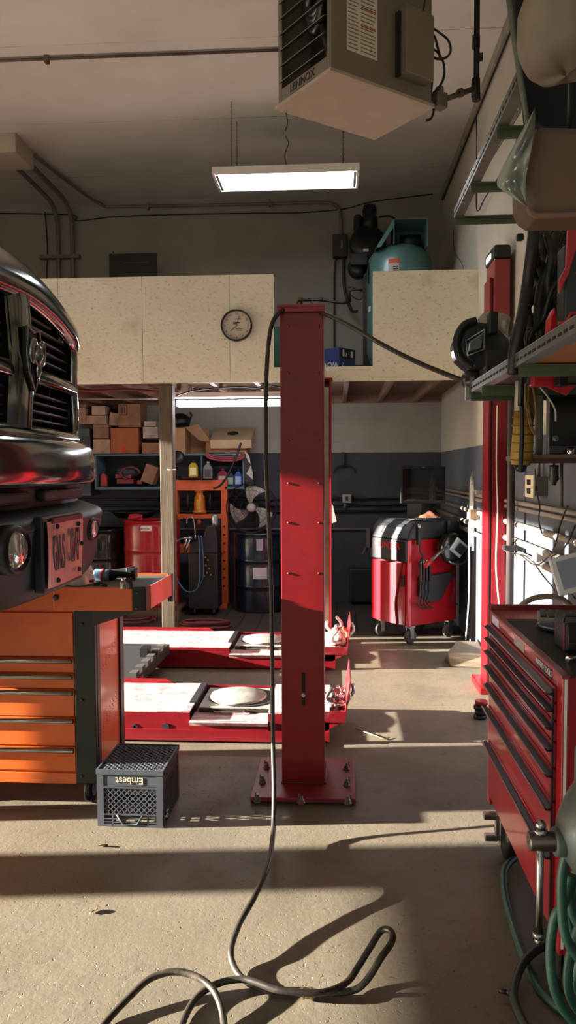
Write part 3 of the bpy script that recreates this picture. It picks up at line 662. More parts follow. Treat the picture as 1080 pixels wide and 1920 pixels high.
a = part('side_hook', B().box(.08,.11,-.035,-.01,.86,1.0).tube([(.1,-.03,.87),(.1,-.04,.8),(.12,-.05,.76),(.06,-.06,.70)], .009, 6, smooth_path=4), BLK, t, W=False)
part('hook_tip', B().cyl((.095,-.03,1.0),(.095,-.03,1.04),.014,n=10), STEEL, a, W=False)
a = part('side_hook', B().box(.42,.45,-.035,-.01,.92,1.05), BLK, t, W=False)
part('side_bumper', B().box(-.03,-.01,CD-.02,CD+.03,.80,.98).cyl((-.03,CD+.02,.80),(-.06,CD+.04,.74),.016,n=8), BLK, t, W=False)
part('rear_tower', B().box(.42,CW-.01,.30,CD,1.05,1.24), BLK, t, W=False, bev=.01)
part('screen_arm', B().cyl((.44,.34,1.2),(.40,.30,1.38),.018).obox((.40,.3,1.3),(.04,.04,.14)), GUN, t, W=False)
tv = B().obox((.36,.22,1.36),(.40,.035,.33), radians(-30))
part('display', tv, BLK, t, W=False, bev=.008)
part('screen_glass', B().obox((.351,.2045,1.365),(.365,.004,.28), radians(-30)), pm('#15171b', .06, spec=.8, var=.05, bump=0), t, W=False)
part('screen_badge', B().obox((.3505,.2,1.517),(.03,.004,.005), radians(-30)), STEEL, t, W=False)
# camera target hung on its side
tt = thing('wheel_target', 'round black wheel clamp target with a glossy face hanging on the console side', 'target', (hx, hy, 0), radians(36.4))
c = V(.40,-.11,.82)
part('housing', B().lathe([(0,.06),(.12,.06),(.135,.03),(.135,-.02),(.12,-.04),(.0,-.03)], c, 28, 'Y'), pm('#151517',.25,coat=.6), tt, W=False)
part('target_face', B().obox(c+V(.02,-.055,.01),(.15,.02,.13),0,.25,.6), pm('#b9c0c4',.12,.3,coat=1), tt, W=False, bev=.006)
part('target_window', B().obox(c+V(.03,-.068,.0),(.10,.012,.08),0,.25,.6), pm('#1a1e22',.08,coat=1), tt, W=False, bev=.004)
part('handle_bar', B().tube([c+V(-.10,-.04,.02), c+V(-.19,-.03,-.03), c+V(-.27,-.02,-.09)], .014, 8), pm('#6a6866',.35,.6), tt, W=False)
part('grip', B().tube([c+V(-.27,-.02,-.09), c+V(-.33,-.02,-.13)], .02, 8), pm('#b01a24',.45), tt, W=False)
part('claw', B().tube([c+V(-.1,-.06,-.1), c+V(0,-.07,-.13), c+V(.12,-.06,-.1), c+V(.14,-.05,0)], .01, 6, smooth_path=4), STEEL, tt, W=False)
# rags on top of the console
rc = gy(803, 965, 6.93)
solo('rag_bundle', B().grid(lambda u,v: V(rc.x-.08+.17*u+.01*sin(9*v), 6.88+.14*v, 1.074+.05*sin(pi*u)*sin(pi*v)*(1+.4*sin(7*u+5*v))), 10, 8).box(rc.x-.06,rc.x+.08,6.89,7.0,1.072,1.085), pm('#7a4a30',.8,var=.2), 'crumpled brown rag on top of the black console', 'rag')

# wood block and chock by the post
q = gz(868, 1252, 0)
b = B(); A = gz(845,1250,0); C = gz(902,1250,0)
bt = [(A.x, A.y-.02), (C.x+.02, A.y-.05), (C.x+.03, A.y+.24), (A.x-.02, A.y+.22)]
tp = [(A.x-.03, A.y-.03, .12), (C.x+.02, A.y-.02, .10), (C.x+.03, A.y+.26, .14), (A.x+.08, A.y+.24, .15)]
I = [b.av((x,y,0)) for x,y in bt] + [b.av(p) for p in tp]
for f in ((0,3,2,1),(4,5,6,7),(0,1,5,4),(1,2,6,5),(2,3,7,6),(3,0,4,7)): b.af([I[k] for k in f])
solo('wood_block', b, wood_mat('#84735f', '#5c4e40', 0), 'worn wooden block on the floor beside the tall red post', 'block', bev=.012)
# ------------------------------------------------------------------ tall red post by the right wall
t = thing('sensor_tower', 'tall slim red tower with a black cap against the right wall', 'tower', (1.06, 5.28, 0))
TY = 5.2
tx0 = gy(913,1100,TY).x; tx1 = gy(947,1100,TY).x
part('mast', B().box(tx0, tx0+.014, TY, TY+.2, .05, 2.75).box(tx0+.028, tx1, TY, TY+.2, .05, 2.75).box(tx0+.014,tx0+.028,TY+.02,TY+.2,.05,2.75), RED, t, bev=.002)
part('mast_groove', B().box(tx0+.0145, tx0+.0275, TY+.012, TY+.02, .1, 2.7), BLK, t)
ux0 = gy(927,520,TY-.03).x; ux1 = gy(957,520,TY-.03).x
zt_ = gy(940,487,TY).z
part('upper_sleeve', B().box(ux0, ux1, TY-.03, TY+.24, gy(940,600,TY).z, zt_), pm('#8e2626', .35, var=.1, coat=.4), t, bev=.006)
part('cap', B().box(ux0-.008, ux1+.004, TY-.04, TY+.26, zt_, gy(940,460,TY).z), BLK, t, bev=.02)
part('cap_lamp', B().box(ux0-.012, ux0-.0085, TY+.05, TY+.2, zt_+.02, zt_+.055), em('#e8e8ff', 2.0), t)
part('rear_rail', B().box(tx1+.004, tx1+.018, TY+.02, TY+.08, 1.0, 2.1), BLK, t)
part('base_foot', B().box(tx0-.05, XR-.002, TY-.06, TY+.28, 0, .05), RED, t, bev=.006)
part('cable', B().tube([gy(932,760,TY-.01),gy(931,880,TY-.01),gy(933,960,TY-.01),gy(930,1060,TY-.01),gy(936,1140,TY-.01),gy(936,1200,TY-.01)], .0045, 6, smooth_path=5), WHT, t)
t = thing('wheel_chock', 'stack of black rubber pads with a red pad at the red tower foot', 'chock', gz(898, 1352, 0))
q = gz(899, 1350, 0)
for k in range(4): part('pad', B().lathe([(.035,0),(.04,.004),(.04,.022),(.035,.026)], (q.x+.01+.006*(k%2), q.y+.03, .028*k), 16), BLK if k != 3 else RED, t)

# ------------------------------------------------------------------ right wall services
WP = pm('#8f857b', .5, .2, var=.15, dirt=.15)
for z, r, y0, lab in ((1.29,.013,2.4,'upper grey pipe along the right wall just under the outlet box'),(1.255,.013,2.4,'second grey pipe along the right wall, close below the upper one'),(1.154,.019,3.2,'thick grey pipe along the right wall below the paired pipes'),(1.047,.020,2.4,'thick grey pipe along the right wall, above the lowest one'),(.976,.020,2.4,'lowest grey pipe along the right wall above the toolbox')):
    solo('wall_pipe', B().cyl((XR-.04, y0, z), (XR-.04, 8.6, z), r, n=10), WP, lab, 'pipe', group='horizontal pipes on the right wall')
t = thing('vertical_pipe', 'brown vertical pipe on the right wall behind the red tower', 'pipe', (1.09, 4.83, .3))
part('pipe', B().cyl((1.07, 4.83, .32), (1.07, 4.83, 2.3), .024, n=12), pm('#3c322e', .5, .2, var=.15), t)
part('pipe_clamp', B().box(1.03,1.11,4.79,4.87,.36,.40).box(1.03,XR,4.8,4.86,1.0,1.03), GUN, t)
t = thing('outlet_box', 'grey outlet box with a cream cover plate on the right wall', 'outlet', (1.12, 4.4, 1.35))
part('box', B().box(1.09, XR, 4.34, 4.5, 1.35, 1.455), pm('#6a655c',.5), t, bev=.003)
part('cover_plate', B().box(1.078, 1.09, 4.33, 4.51, 1.34, 1.465), pm('#d6cfae',.45), t, bev=.003)
part('socket', B().box(1.0765,1.079,4.38,4.46,1.36,1.39).box(1.0765,1.079,4.38,4.46,1.41,1.44), BLK, t)
part('conduit', B().cyl((1.13,4.42,1.455),(1.13,4.42,1.75),.011,n=8), PIPE, t)
solo('hanging_rod', B().cyl(gy(1053,868,2.9), gy(1053,950,2.9), .006, n=8), pm('#5a4c44',.5,.4), 'thin brown metal rod hanging below the monitor shelf', 'rod')
t = thing('hanging_grip', 'black ribbed rubber grip hanging under the monitor shelf', 'grip', gy(1037, 912, 2.75))
c = gy(1039, 872, 2.75)
part('barrel', B().lathe([(.016,0),(.0165,-.01),(.015,-.012),(.0165,-.022),(.015,-.024),(.017,-.034),(.0155,-.036),(.018,-.05),(.008,-.062),(.008,-.07)], c, 16), BLK, t)
part('hanger_loop', B().cyl(c, c+V(0,0,.03), .004, n=6), BLK, t)
# alignment hooks rack catching the sun
rk = gx(888, 990, 1.10)
t = thing('hook_rack', 'pale rack of pointed clamp rods on the right wall past the red tower', 'rack', (1.1, rk.y, .75))
RW = pm('#c9c4bc', .4, .3)
y0 = rk.y
part('back_bar', B().box(1.1, XR, y0-.1, y0+.1, 1.30, 1.33), RW, t)
part('back_bar', B().box(1.1,XR,y0-.1,y0+.1,1.05,1.08), RW, t)
for k, dz in enumerate((0, .06, .02)):
    y = y0-.06+.06*k
    part('rod', B().cyl((1.085, y, .85+dz), (1.085, y, 1.32+dz), .010, n=8).cyl((1.085,y,1.32+dz),(1.085,y,1.42+dz),.012,.001,8).cyl((1.085,y,1.1+dz),(1.085,y,1.13+dz),.02,n=8), RW, t)
part('block', B().box(1.05,1.12,y0-.12,y0-.04,1.10,1.18), pm('#7a6048',.6), t, bev=.004)
solo('white_cable', B().tube([gx(884,960,1.09),gx(880,985,1.08),gx(880,1080,1.08),gx(878,1140,1.08),gx(873,1200,1.06)], .005, 6, smooth_path=5), WHT, 'white cable hanging down from the clamp rod rack', 'cable')
# loose black cables on the wall
for lab, P in (('black cable draped from the wall pipes towards the tablet', [(1064,948),(1050,985),(1040,1025),(1020,1052),(1000,1058),(975,1040),(950,1035)]),
               ('black cable looping over the upper wall pipe near the outlet', [(1003,880),(1006,920),(1012,950),(1010,975),(1016,1000)]),
               ('black cable crossing the sunlit patch down the wall', [(1000,1052),(1015,1075),(1040,1105),(1062,1128)]),
               ('black cable running across the lower wall pipes', [(1078,985),(1066,1015),(1050,1035),(1030,1050),(1045,1080),(1078,1122)])):
    solo('wall_cable', B().tube([gx(x, y, 1.075) for x, y in P], .004, 6, smooth_path=6), BLK, lab, 'cable', group='black cables on the right wall')
solo('small_box', B().box(1.09,XR,4.28,4.37,.99,1.04), pm('#55504c',.5), 'small dark box on the sunlit right wall between pipes', 'box', bev=.003)
# things behind the toolbox
solo('grey_hose', B().tube([gy(x,y,3.25) for x,y in [(960,1170),(975,1138),(1000,1122),(1030,1118),(1055,1124),(1075,1145),(1085,1180)]], .012, 8, smooth_path=5), pm('#8a8072',.6), 'grey hose arching up behind the red toolbox', 'hose')

# ------------------------------------------------------------------ big red tool chest
TX, TY0, TY1, TT = .60, 2.07, 3.06, .95
t = thing('tool_chest', 'large red rolling tool chest with seven drawers along the right wall', 'tool chest', (.85, 2.56, 0))
TR = pm('#8a0f19', .3, var=.1, coat=.5, dirt=.1, dirtc='#4a0a10')
part('carcass', B().box(TX+.012, 1.12, TY0, TY1, .18, TT-.005).box(TX, TX+.012, TY0, TY0+.05, .18, TT-.005).box(TX, TX+.012, TY1-.04, TY1, .18, TT-.005).box(TX,TX+.012,TY0+.05,TY1-.04,.905,TT-.005), TR, t, bev=.003)
part('top_rail', B().box(TX-.004, TX+.02, TY0-.004, TY1+.004, TT-.009, TT+.002).box(TX,1.12,TY1-.02,TY1,TT-.005,TT+.02), pm('#8c3a3a', .35, .3, var=.2, coat=.3), t, bev=.002)
def rib():
    s = NT('ribbed_rubber_mat'); w = s.n('ShaderNodeTexWave'); w.inputs['Scale'].default_value = 60; w.bands_direction = 'Y'; s.l(s.geo.outputs['Position'], w.inputs['Vector'])
    s.set(Base_Color=s.mix(s.noise(8,4), lin('#2a2823'), lin('#1c1b19')), Roughness=.6); s.bump(w.outputs['Fac'], .6, .004); return s.m
part('top_mat', B().box(TX+.02, 1.12, TY0, TY1-.22, TT-.004, TT+.004), rib(), t)
part('top_sheet', B().box(TX+.02, 1.12, TY1-.22, TY1-.02, TT-.004, TT+.0015), pm('#b02a30',.35,var=.15,coat=.4,dirt=.1,dirtc='#d8b0a0'), t)
zs = [.905, .858, .808, .748, .676, .582, .445, .225]
HB = pm('#221418', .35, .4, coat=.3)
zh = [.893,.845,.786,.714,.63,.515,.345]
for k in range(7):
    d = part('drawer', B().box(TX-.008, TX+.011, TY0+.055, TY1-.045, zs[k+1]+.004, zs[k]-.002), TR, t, bev=.003)
    z = zs[k]-.012
    part('handle', B().prism([(TX-.009,z),(TX-.009,z-.012),(TX-.026,z-.010),(TX-.032,z-.001),(TX-.029,z-.000),(TX-.024,z-.006)], TY0+.05, TY1-.02, 'Y'), HB, d, bev=.001)
    part('handle_lip', B().box(TX-.033,TX-.0295,TY0+.05,TY1-.02,z-.0035,z+.0005), pm('#8a8078',.3,.8), d)
part('drawer_trim', B().box(TX-.012, TX-.008, TY0+.05, TY0+.062, .24, .90), BLK, t)
part('side_crack', B().box(TX+.005,TX+.012,TY0-.001,TY0,.2,.94), WHT, t)
Mx = Matrix.Rotation(-pi/2, 4, 'Z') @ Matrix.Rotation(pi/2, 4, 'X')
part('badge', B().box(TX-.0015, TX+.0, TY0+.10, TY0+.27, .912, .940), BLK, t)
part('badge_lettering', B().text('MATCO TOOLS', Matrix.Translation(V(TX-.002, TY0+.185, .926)) @ Mx, .024, .0004, sx=1.0), pm('#c9c4c0',.4), t)
part('rail_sticker', B().box(TX-.0012, TX, TY0+.42, TY0+.56, .910, .944), pm('#8a8580',.5), t)
part('rail_sticker', B().box(TX-.0012, TX, TY1-.18, TY1-.06, .910, .944), pm('#b8b4c4',.5,var=.2), t)
for (x, y) in ((.66, TY0+.12), (.66, TY1-.10), (1.05, TY0+.12), (1.05, TY1-.1)):
    cs = part('caster', B().box(x-.03,x+.03,y-.04,y+.04,.165,.18).box(x-.035,x-.028,y-.035,y+.02,.06,.17).box(x+.028,x+.035,y-.035,y+.02,.06,.17), STEEL, t)
    part('wheel', B().lathe([(.04,-.022),(.074,-.02),(.08,-.012),(.08,.012),(.074,.02),(.04,.022)], (x, y, .08), 24, 'X'), BLK, cs)
    if y > 2.5 and x < 1: part('brake_pedal', B().box(x-.09,x-.04,y+.01,y+.04,.14,.165).box(x-.085,x-.04,y+.01,y+.04,.055,.08).box(x-.045,x-.035,y+.01,y+.04,.055,.165), STEEL, cs, bev=.004)
# things on the chest
kb = gz(1045, 1150, TT+.012)
t = thing('keyboard', 'grey computer keyboard lying on the red tool chest', 'keyboard', (.93, 2.82, TT+.002), radians(-14))
part('case', B().box(-.2,.2,-.075,.075,.0,.016), pm('#9a948c',.5), t, W=False, bev=.004)
b = B()
for r in range(5):
    for c_ in range(14): b.box(-.19+.0272*c_, -.19+.0272*c_+.022, -.066+.0275*r, -.066+.0275*r+.022, .016, .024)
part('keys', b, pm('#34302d',.5,var=.2), t, W=False, bev=.002)
t = thing('screwdriver_handle', 'dark blue tool handle lying on the black chest mat', 'screwdriver', gz(1010,1172,TT+.018))
a = gz(1012,1172,TT+.02); c = gz(1052,1181,TT+.02)
part('grip', B().tube([a, a.lerp(c,.15), a.lerp(c,.7), c], [.015,.017,.016,.011], 12), pm('#22303e',.35), t)
part('end_cap', B().tube([a+(a-c)*.08, a], [.012,.015], 12), pm('#5a3a44',.5), t)
part('shaft', B().tube([c, c+(c-a)*.35], .006, 8), CHROME, t)
t = thing('plastic_case', 'small black plastic tool case with a red edge on the chest', 'case', gz(1062,1226,TT))
a = gz(1059,1226,TT+.004)
part('shell', B().box(a.x,a.x+.16,a.y,a.y+.12,TT+.005,TT+.095), pm('#17171a',.4), t, bev=.01)
part('red_edge', B().box(a.x-.002,a.x+.001,a.y+.004,a.y+.01,TT+.01,TT+.09).tube([(a.x+.01,a.y-.002,TT+.06),(a.x+.01,a.y-.002,TT+.035),(a.x+.05,a.y-.002,TT+.035)], .0015, 5), pm('#8a2a3a',.4), t)
part('carry_handle', B().tube([(a.x+.0,a.y+.02,TT+.095),(a.x+.005,a.y+.02,TT+.115),(a.x+.12,a.y+.02,TT+.115),(a.x+.13,a.y+.02,TT+.095)], .005, 6), BLK, t)
solo('ratchet', B().tube([gz(1064,1236,TT+.012),gz(1080,1233,TT+.012),gz(1100,1230,TT+.012)], [.008,.006,.006], 8), CHROME, 'small chrome ratchet lying at the near edge of the chest mat', 'ratchet')
# tablet on stand
t = thing('tablet', 'white framed tablet screen propped above the red tool chest', 'tablet', (.90, 2.62, TT+.004))
c = gy(1085, 1072, 2.62)
part('frame', B().obox(c, (.17,.012,.13), 0, radians(-12), radians(-14)), WHT, t, bev=.008)
part('screen', B().obox(c+V(.004,-.008,.004), (.14,.003,.095), 0, radians(-12), radians(-14)), pm('#8a95a0',.12,bump=0), t)
part('stand', B().bar((c.x+.03, 2.64, c.z), (c.x+.03, 2.70, TT+.005), .03, .008).box(c.x-.03,c.x+.09,2.66,2.76,TT+.004,TT+.010), GUN, t)

# ------------------------------------------------------------------ slotted-angle shelves on the right
SLOT = pm('#6a6a5e', .45, .6, var=.2, dirt=.2, dirtc='#3a352c'); SG = pm('#56604a', .5, .3, var=.1)
RXX = .50
def slots(b, y0, y1, z, step=.045):
    y = y0
    while y < y1: b.box(RXX-.0012, RXX-.0002, y, y+.026, z+.012, z+.019); y += step
    return b
def shelf(name, z, yend, crosses, lab, y0=.9):
    t = thing(name, lab, 'shelf', (.83, 2.0, z))
    part('rail', B().box(RXX, RXX+.003, y0, yend, z, z+.034).box(RXX+.003, RXX+.036, y0, yend, z, z+.003), SLOT, t)
    part('rail_slots', slots(B(), y0+.02, yend-.03, z+.0), pm('#0c0b0a',.8), t)
    part('rail_lip', B().box(RXX-.0008, RXX+.0038, y0, yend, z+.034, z+.036), pm('#b5ae9c',.35,.7), t)
    part('wall_rail', B().box(XR-.04, XR-.003, y0, yend, z, z+.003).box(XR-.006, XR-.003, y0, yend, z+.003, z+.034), SLOT, t)
    for y in crosses: part('cross_bar', B().box(RXX+.004, XR-.007, y-.003, y, z-.03, z+.0).box(RXX+.004, XR-.007, y-.03, y-.003, z-.003, z), SG, t)
    return t
up = shelf('upper_shelf', 2.565, 3.39, (3.385, 3.0, 2.53, 1.9, 1.3), 'slotted steel angle shelf frame high along the right wall')
a = V(RXX+.02, 3.36, 2.555); c = V(XR-.1, 1.9, 2.555)
db = B().bar(gy(890,342,3.2), gy(976,200,2.56), .003, .036)
part('diagonal_brace', db, SLOT, up)
b = B(); p, q = gy(890,342,3.2), gy(976,200,2.56)
for k in range(18): r_ = p.lerp(q, (k+.5)/18); b.sph(r_+V(-.003,0,0), .0045, 6)
part('brace_holes', b, pm('#d8d2b8',.6), up)
for y in (3.385, 2.53, 1.3): part('hanger_angle', B().box(XR-.05,XR-.012,y-.004,y-.001,2.565,ZC-.1), SLOT, up)
lo = shelf('lower_shelf', 1.785, 2.97, (2.96, 2.74, 2.2, 1.5), 'slotted steel angle shelf with a plywood board along the right wall')
part('shelf_board', B().box(RXX+.008, XR-.01, .9, 2.35, 1.789, 1.805), pm('#9a5c22', .6, var=.15), lo, bev=.002)
part('shelf_board', B().box(RXX+.01, XR-.01, 2.36, 2.96, 1.789, 1.801), pm('#3a322c', .7, var=.2), lo, bev=.002)
part('end_foot', B().obox((RXX+.0,2.97,1.80),(.03,.012,.08),0), pm('#9a9588',.4,.7), lo)
# headlamp housings on the far end of the lower shelf
c = gy(897, 655, 3.06)
t = thing('headlamp', 'dark grey rounded lamp housing at the far end of the lower shelf', 'lamp housing', (c.x, 3.06, 1.83))
c = gy(905, 660, 3.02)
DK = pm('#2e2d2f', .3, var=.15, coat=.5)
HP = [(868,612),(893,600),(930,606),(958,635),(958,690),(885,690),(862,668),(854,640)]
part('shell', B().prism([(gy(x,y,2.88).x, gy(x,y,2.88).z) for x,y in HP], 2.88, 3.06, 'Y'), DK, t, bev=.02)
part('rim', B().tube([gy(x,y,2.87) for x,y in [(893,601),(872,608),(860,625),(856,645),(860,665),(872,680),(886,688)]], .014, 8, smooth_path=4), BLK, t)
part('lens', B().prism([(gy(x,y,2.86).x, gy(x,y,2.86).z) for x,y in [(879,640),(907,622),(903,652),(877,661)]], 2.862, 2.884, 'Y'), pm('#7e8488',.1,.4,coat=1), t, bev=.006)
part('lens_trim', B().tube([gy(x,y,2.86) for x,y in [(874,640),(908,617),(908,656),(876,667)]], .0045, 6, closed=True), pm('#8a8c8e',.2,.9), t)
t = thing('mirror_shell', 'black lower lamp shell hanging under the shelf end beside the hose', 'lamp housing', gy(885,725,2.95))
c = gy(888, 712, 2.99)
part('shell', B().sph(c, .055, 14, (.9,1,.75)), DK, t)
part('bracket', B().box(c.x,c.x+.12,2.99,3.05,c.z-.02,c.z+.05), BLK, t, bev=.004)
# boxes and bag on the shelf
solo('black_carton', gb(912, 655, 962, 700, 2.8, .14), pm('#26211e',.6,var=.2), 'dark open carton on the shelf beside the lamp housing', 'carton', bev=.003)
solo('black_bottle', gb(917, 583, 935, 625, 2.82, .05), BLK, 'small black box standing up on the dark open carton', 'box', bev=.006)
def bag(x0,y0,x1,y1,Y,d,seed=1,f=1.0):
    a = gy(x0,y1,Y); c = gy(x1,y0,Y); cx,cz = (a.x+c.x)/2,(a.z+c.z)/2; rx,rz = (c.x-a.x)/2,(c.z-a.z)/2
    b = B(); rnd = random.Random(seed); ph = [rnd.uniform(0,6) for _ in range(6)]
    def fn(u,v):
        th = pi*v; ph_ = 2*pi*u; k = 1+.10*f*sin(3*ph_+ph[0]+2*th)+.08*f*sin(5*th+ph[1]+ph_)+.05*f*sin(9*ph_+ph[2])*sin(th)
        sx = lambda s_, e: (abs(s_)**e)*(1 if s_>0 else -1)
        return V(cx+rx*k*sx(sin(th),.7)*sx(cos(ph_),.8), Y+d/2+d/2*k*sx(sin(th),.7)*sx(sin(ph_),.8), cz+rz*sx(cos(th),.8)*(1+.04*sin(4*ph_)))
    return b.grid(fn, 28, 18)
PLAST = pm('#b8b4a4', .25, var=.1, trans=.35, spec=.6, bump=.3, bscale=25)
solo('plastic_bag', bag(897, 580, 962, 640, 2.95, .12, 3), PLAST, 'crumpled translucent bag on the lamp housing at the shelf end', 'bag')
t = thing('tool_case', 'tall black tool case with red corners on the lower shelf', 'tool case', gy(1070,620,2.0))
x0 = gy(1049,540,2.0).x
part('body', B().box(x0+.012,x0+.25,2.0,2.07,1.85,2.06), pm('#20262c',.45), t, bev=.006)
part('shell_frame', B().prism([(x0+.015,2.09),(x0+.012,2.0),(x0-.004,1.97),(x0-.004,1.935),(x0+.02,1.985),(x0+.035,2.04),(x0+.26,2.04),(x0+.26,2.10),(x0+.03,2.10)], 1.985, 2.0, 'Y').tube([(x0-.005,1.99,1.862),(x0+.015,1.99,1.864),(x0+.025,1.99,1.885),(x0+.05,1.99,1.888),(x0+.08,1.99,1.86)], .005, 6).box(x0,x0+.25,1.99,2.07,1.84,1.85), pm('#a5252c',.4), t, bev=.002)
part('handle', B().box(x0+.01,x0+.045,1.99,2.03,2.10,2.13), BLK, t, bev=.004)
part('lettering', B().text('Snap-on', Matrix.Translation(V(x0+.055, 1.998, 1.98)) @ Matrix.Rotation(pi/2, 4, 'X') @ Matrix.Rotation(-pi/2, 4, 'Z'), .036, shear=.3), pm('#6a3a40',.4), t)
part('case_legs', B().box(x0+.02,x0+.24,2.0,2.07,1.806,1.84), BLK, t)
t = thing('grinder', 'small red power tool standing on the shelf beside the tool case', 'power tool', gy(1030,640,2.1))
q0 = gy(1024,640,2.12)
part('body', B().prism([(q0.x,1.806),(q0.x+.035,1.806),(q0.x+.03,1.90),(q0.x+.022,1.93),(q0.x+.008,1.90)], 2.12, 2.16, 'Y'), pm('#c01c20',.4), t, bev=.005)
part('logo', B().text('M', Matrix.Translation(V(q0.x+.017,2.1185,1.84)) @ Matrix.Rotation(pi/2,4,'X'), .03, shear=.4), WHT, t)
# cable bundle hanging from upper shelf
CB = pm('#1d1a18', .5, var=.3)
rnd = random.Random(5)
t = thing('cable_bundle', 'thick tangle of black cables and hoses hanging beside the lower shelf', 'cables', gy(1000,640,2.4))
runs = [[(1002,425),(996,480),(988,540),(978,600),(965,660),(962,700)],[(1060,430),(1040,470),(1020,505),(998,560),(975,600),(962,640),(958,700)],[(1035,430),(1018,480),(1003,520),(990,570),(980,640),(978,700),(976,760)],
        [(1070,450),(1048,500),(1030,560),(1022,620),(1015,680),(1010,700)],[(1045,440),(1030,500),(1015,540),(1010,600),(1022,660),(1024,690)],[(1075,480),(1055,520),(1040,570),(1025,610),(1012,650),(1000,700)],
        [(1058,600),(1040,630),(1025,650),(1000,665),(985,672)],[(1025,440),(1035,480),(1028,530),(1038,590),(1030,640)],[(1012,470),(1030,500),(1050,540),(1040,600)],[(1000,590),(1005,640),(998,690),(990,720)],[(985,560),(990,610),(982,660),(984,690)],[(998,430),(1004,470),(1014,520),(1020,580),(1014,640),(1022,700)],[(1048,455),(1025,500),(1000,530),(985,575),(992,630),(1004,680)],[(1022,450),(1044,520),(1030,580),(1048,620),(1030,665)],[(1060,520),(1035,545),(1018,600),(996,625),(988,665)],[(990,500),(1010,530),(1032,560),(1026,610),(1034,650)],[(1010,440),(1022,480),(1046,500),(1046,560),(1036,610)],[(968,640),(985,655),(1005,650),(1022,668),(1040,655)]]
for i, R_ in enumerate(runs):
    part('cable', B().tube([gy(x,y,2.25+.28*((i*37)%7)/7+.02*sin(x)) for x,y in R_], [.017,.011,.009,.012,.015,.010][i%6], 8, smooth_path=5), [CB,RUB,BLK][i%3], t)
part('connector', B().obox(gy(1020,505,2.3),(.09,.03,.028),.2,0,.5).obox(gy(975,445,2.4),(.02,.02,.02)), BLKM, t, bev=.004)
part('tape_wrap', B().cyl(gy(983,592,2.32), gy(983,615,2.32), .022, n=12), pm('#6a6248',.6), t)
part('duct_coil', B().sph(gy(1030,462,2.5), .065, 14, (1,1,.9)), BLK, t)
part('hook', B().cyl(gy(1035,430,2.4), V(gy(1035,430,2.4).x, gy(1035,430,2.4).y, 2.56), .006, n=6), GUN, t)
# long vertical cable with work light
t = thing('taped_wand', 'yellow taped wand hanging from the shelf rail with a cable in front', 'tool', gy(980,880,2.62))
part('upper_sleeve', B().tube([gy(978,690,2.62), gy(978,772,2.62)], [.020,.024], 12), pm('#b8ae9c',.5,var=.15), t)
part('yellow_wrap', B().tube([gy(980,770,2.62), gy(981,810,2.62), gy(978,850,2.62), gy(976,872,2.62)], [.028,.034,.036,.030], 14), pm('#a8842a',.5,var=.2,dirt=.2,dirtc='#5a4414'), t)
b = B()
for k in range(6):
    c = gy(981-.5*k, 782+16*k, 2.62); b.tube([(c.x+.0352*cos(a), c.y+.0352*sin(a), c.z+.004*sin(a)) for a in [i*pi/8 for i in range(16)]], .0022, 5, closed=True)
part('wrap_seams', b, pm('#7a5c1a',.6), t)
part('tip', B().tube([gy(976,872,2.62), gy(976,884,2.62)], [.024,.014], 12), BLK, t)
solo('hanging_cable', B().tube([gy(x,y,2.55) for x,y in [(996,430),(988,500),(982,560),(977,640),(977,720),(979,800),(977,860),(976,886)]], .0075, 8, smooth_path=5), BLK, 'thin black cable hanging straight down in front of the yellow wand', 'cable')
t = thing('yellow_cord', 'loops of worn yellow cord hanging beside the taped wand', 'cord', gy(1000,800,2.6))
for P in ([(988,690),(986,740),(992,790),(1000,810),(1005,800),(1004,760),(998,720),(992,690)],[(994,700),(990,750),(997,800),(1003,816)]):
    part('loop', B().tube([gy(x,y,2.58) for x,y in P], .0035, 6, smooth_path=5), pm('#8a6c3a',.5), t)
part('pouch', B().tube([gy(994,700,2.66), gy(995,750,2.66), gy(994,795,2.66)], [.012,.022,.010], 10), pm('#8f6a34',.6), t)
solo('white_strap', B().tube([gy(x,y,2.5) for x,y in [(990,690),(1010,722),(1028,745),(1041,768),(1042,790)]], .003, 6, smooth_path=4), pm('#b5b0a8',.5), 'thin pale strap dangling across the monitor corner', 'strap')
t = thing('red_nozzle', 'red and black tool hung under the lower slotted shelf above the monitor', 'tool', gy(1040,730,2.3))
part('head', B().prism([(gy(1000,680,2.35).x, 1.78),(gy(1045,680,2.35).x,1.78),(gy(1045,700,2.35).x,1.75),(gy(1020,710,2.35).x,1.745),(gy(1000,708,2.35).x,1.745)], 2.35, 2.4, 'Y'), pm('#a81c22',.4), t, bev=.004)
part('arrow', B().prism([(gy(1018,733,2.36).x, gy(0,733,2.36).z),(gy(1080,735,2.36).x, gy(0,735,2.36).z),(gy(1062,752,2.36).x, gy(0,752,2.36).z)], 2.36, 2.37, 'Y').bar(gy(1050,735,2.37),gy(1050,690,2.37),.01), pm('#a81c22',.4), t)
part('clasp', B().obox(gy(1052,712,2.33),(.03,.03,.04),.3), BLK, t, bev=.004)
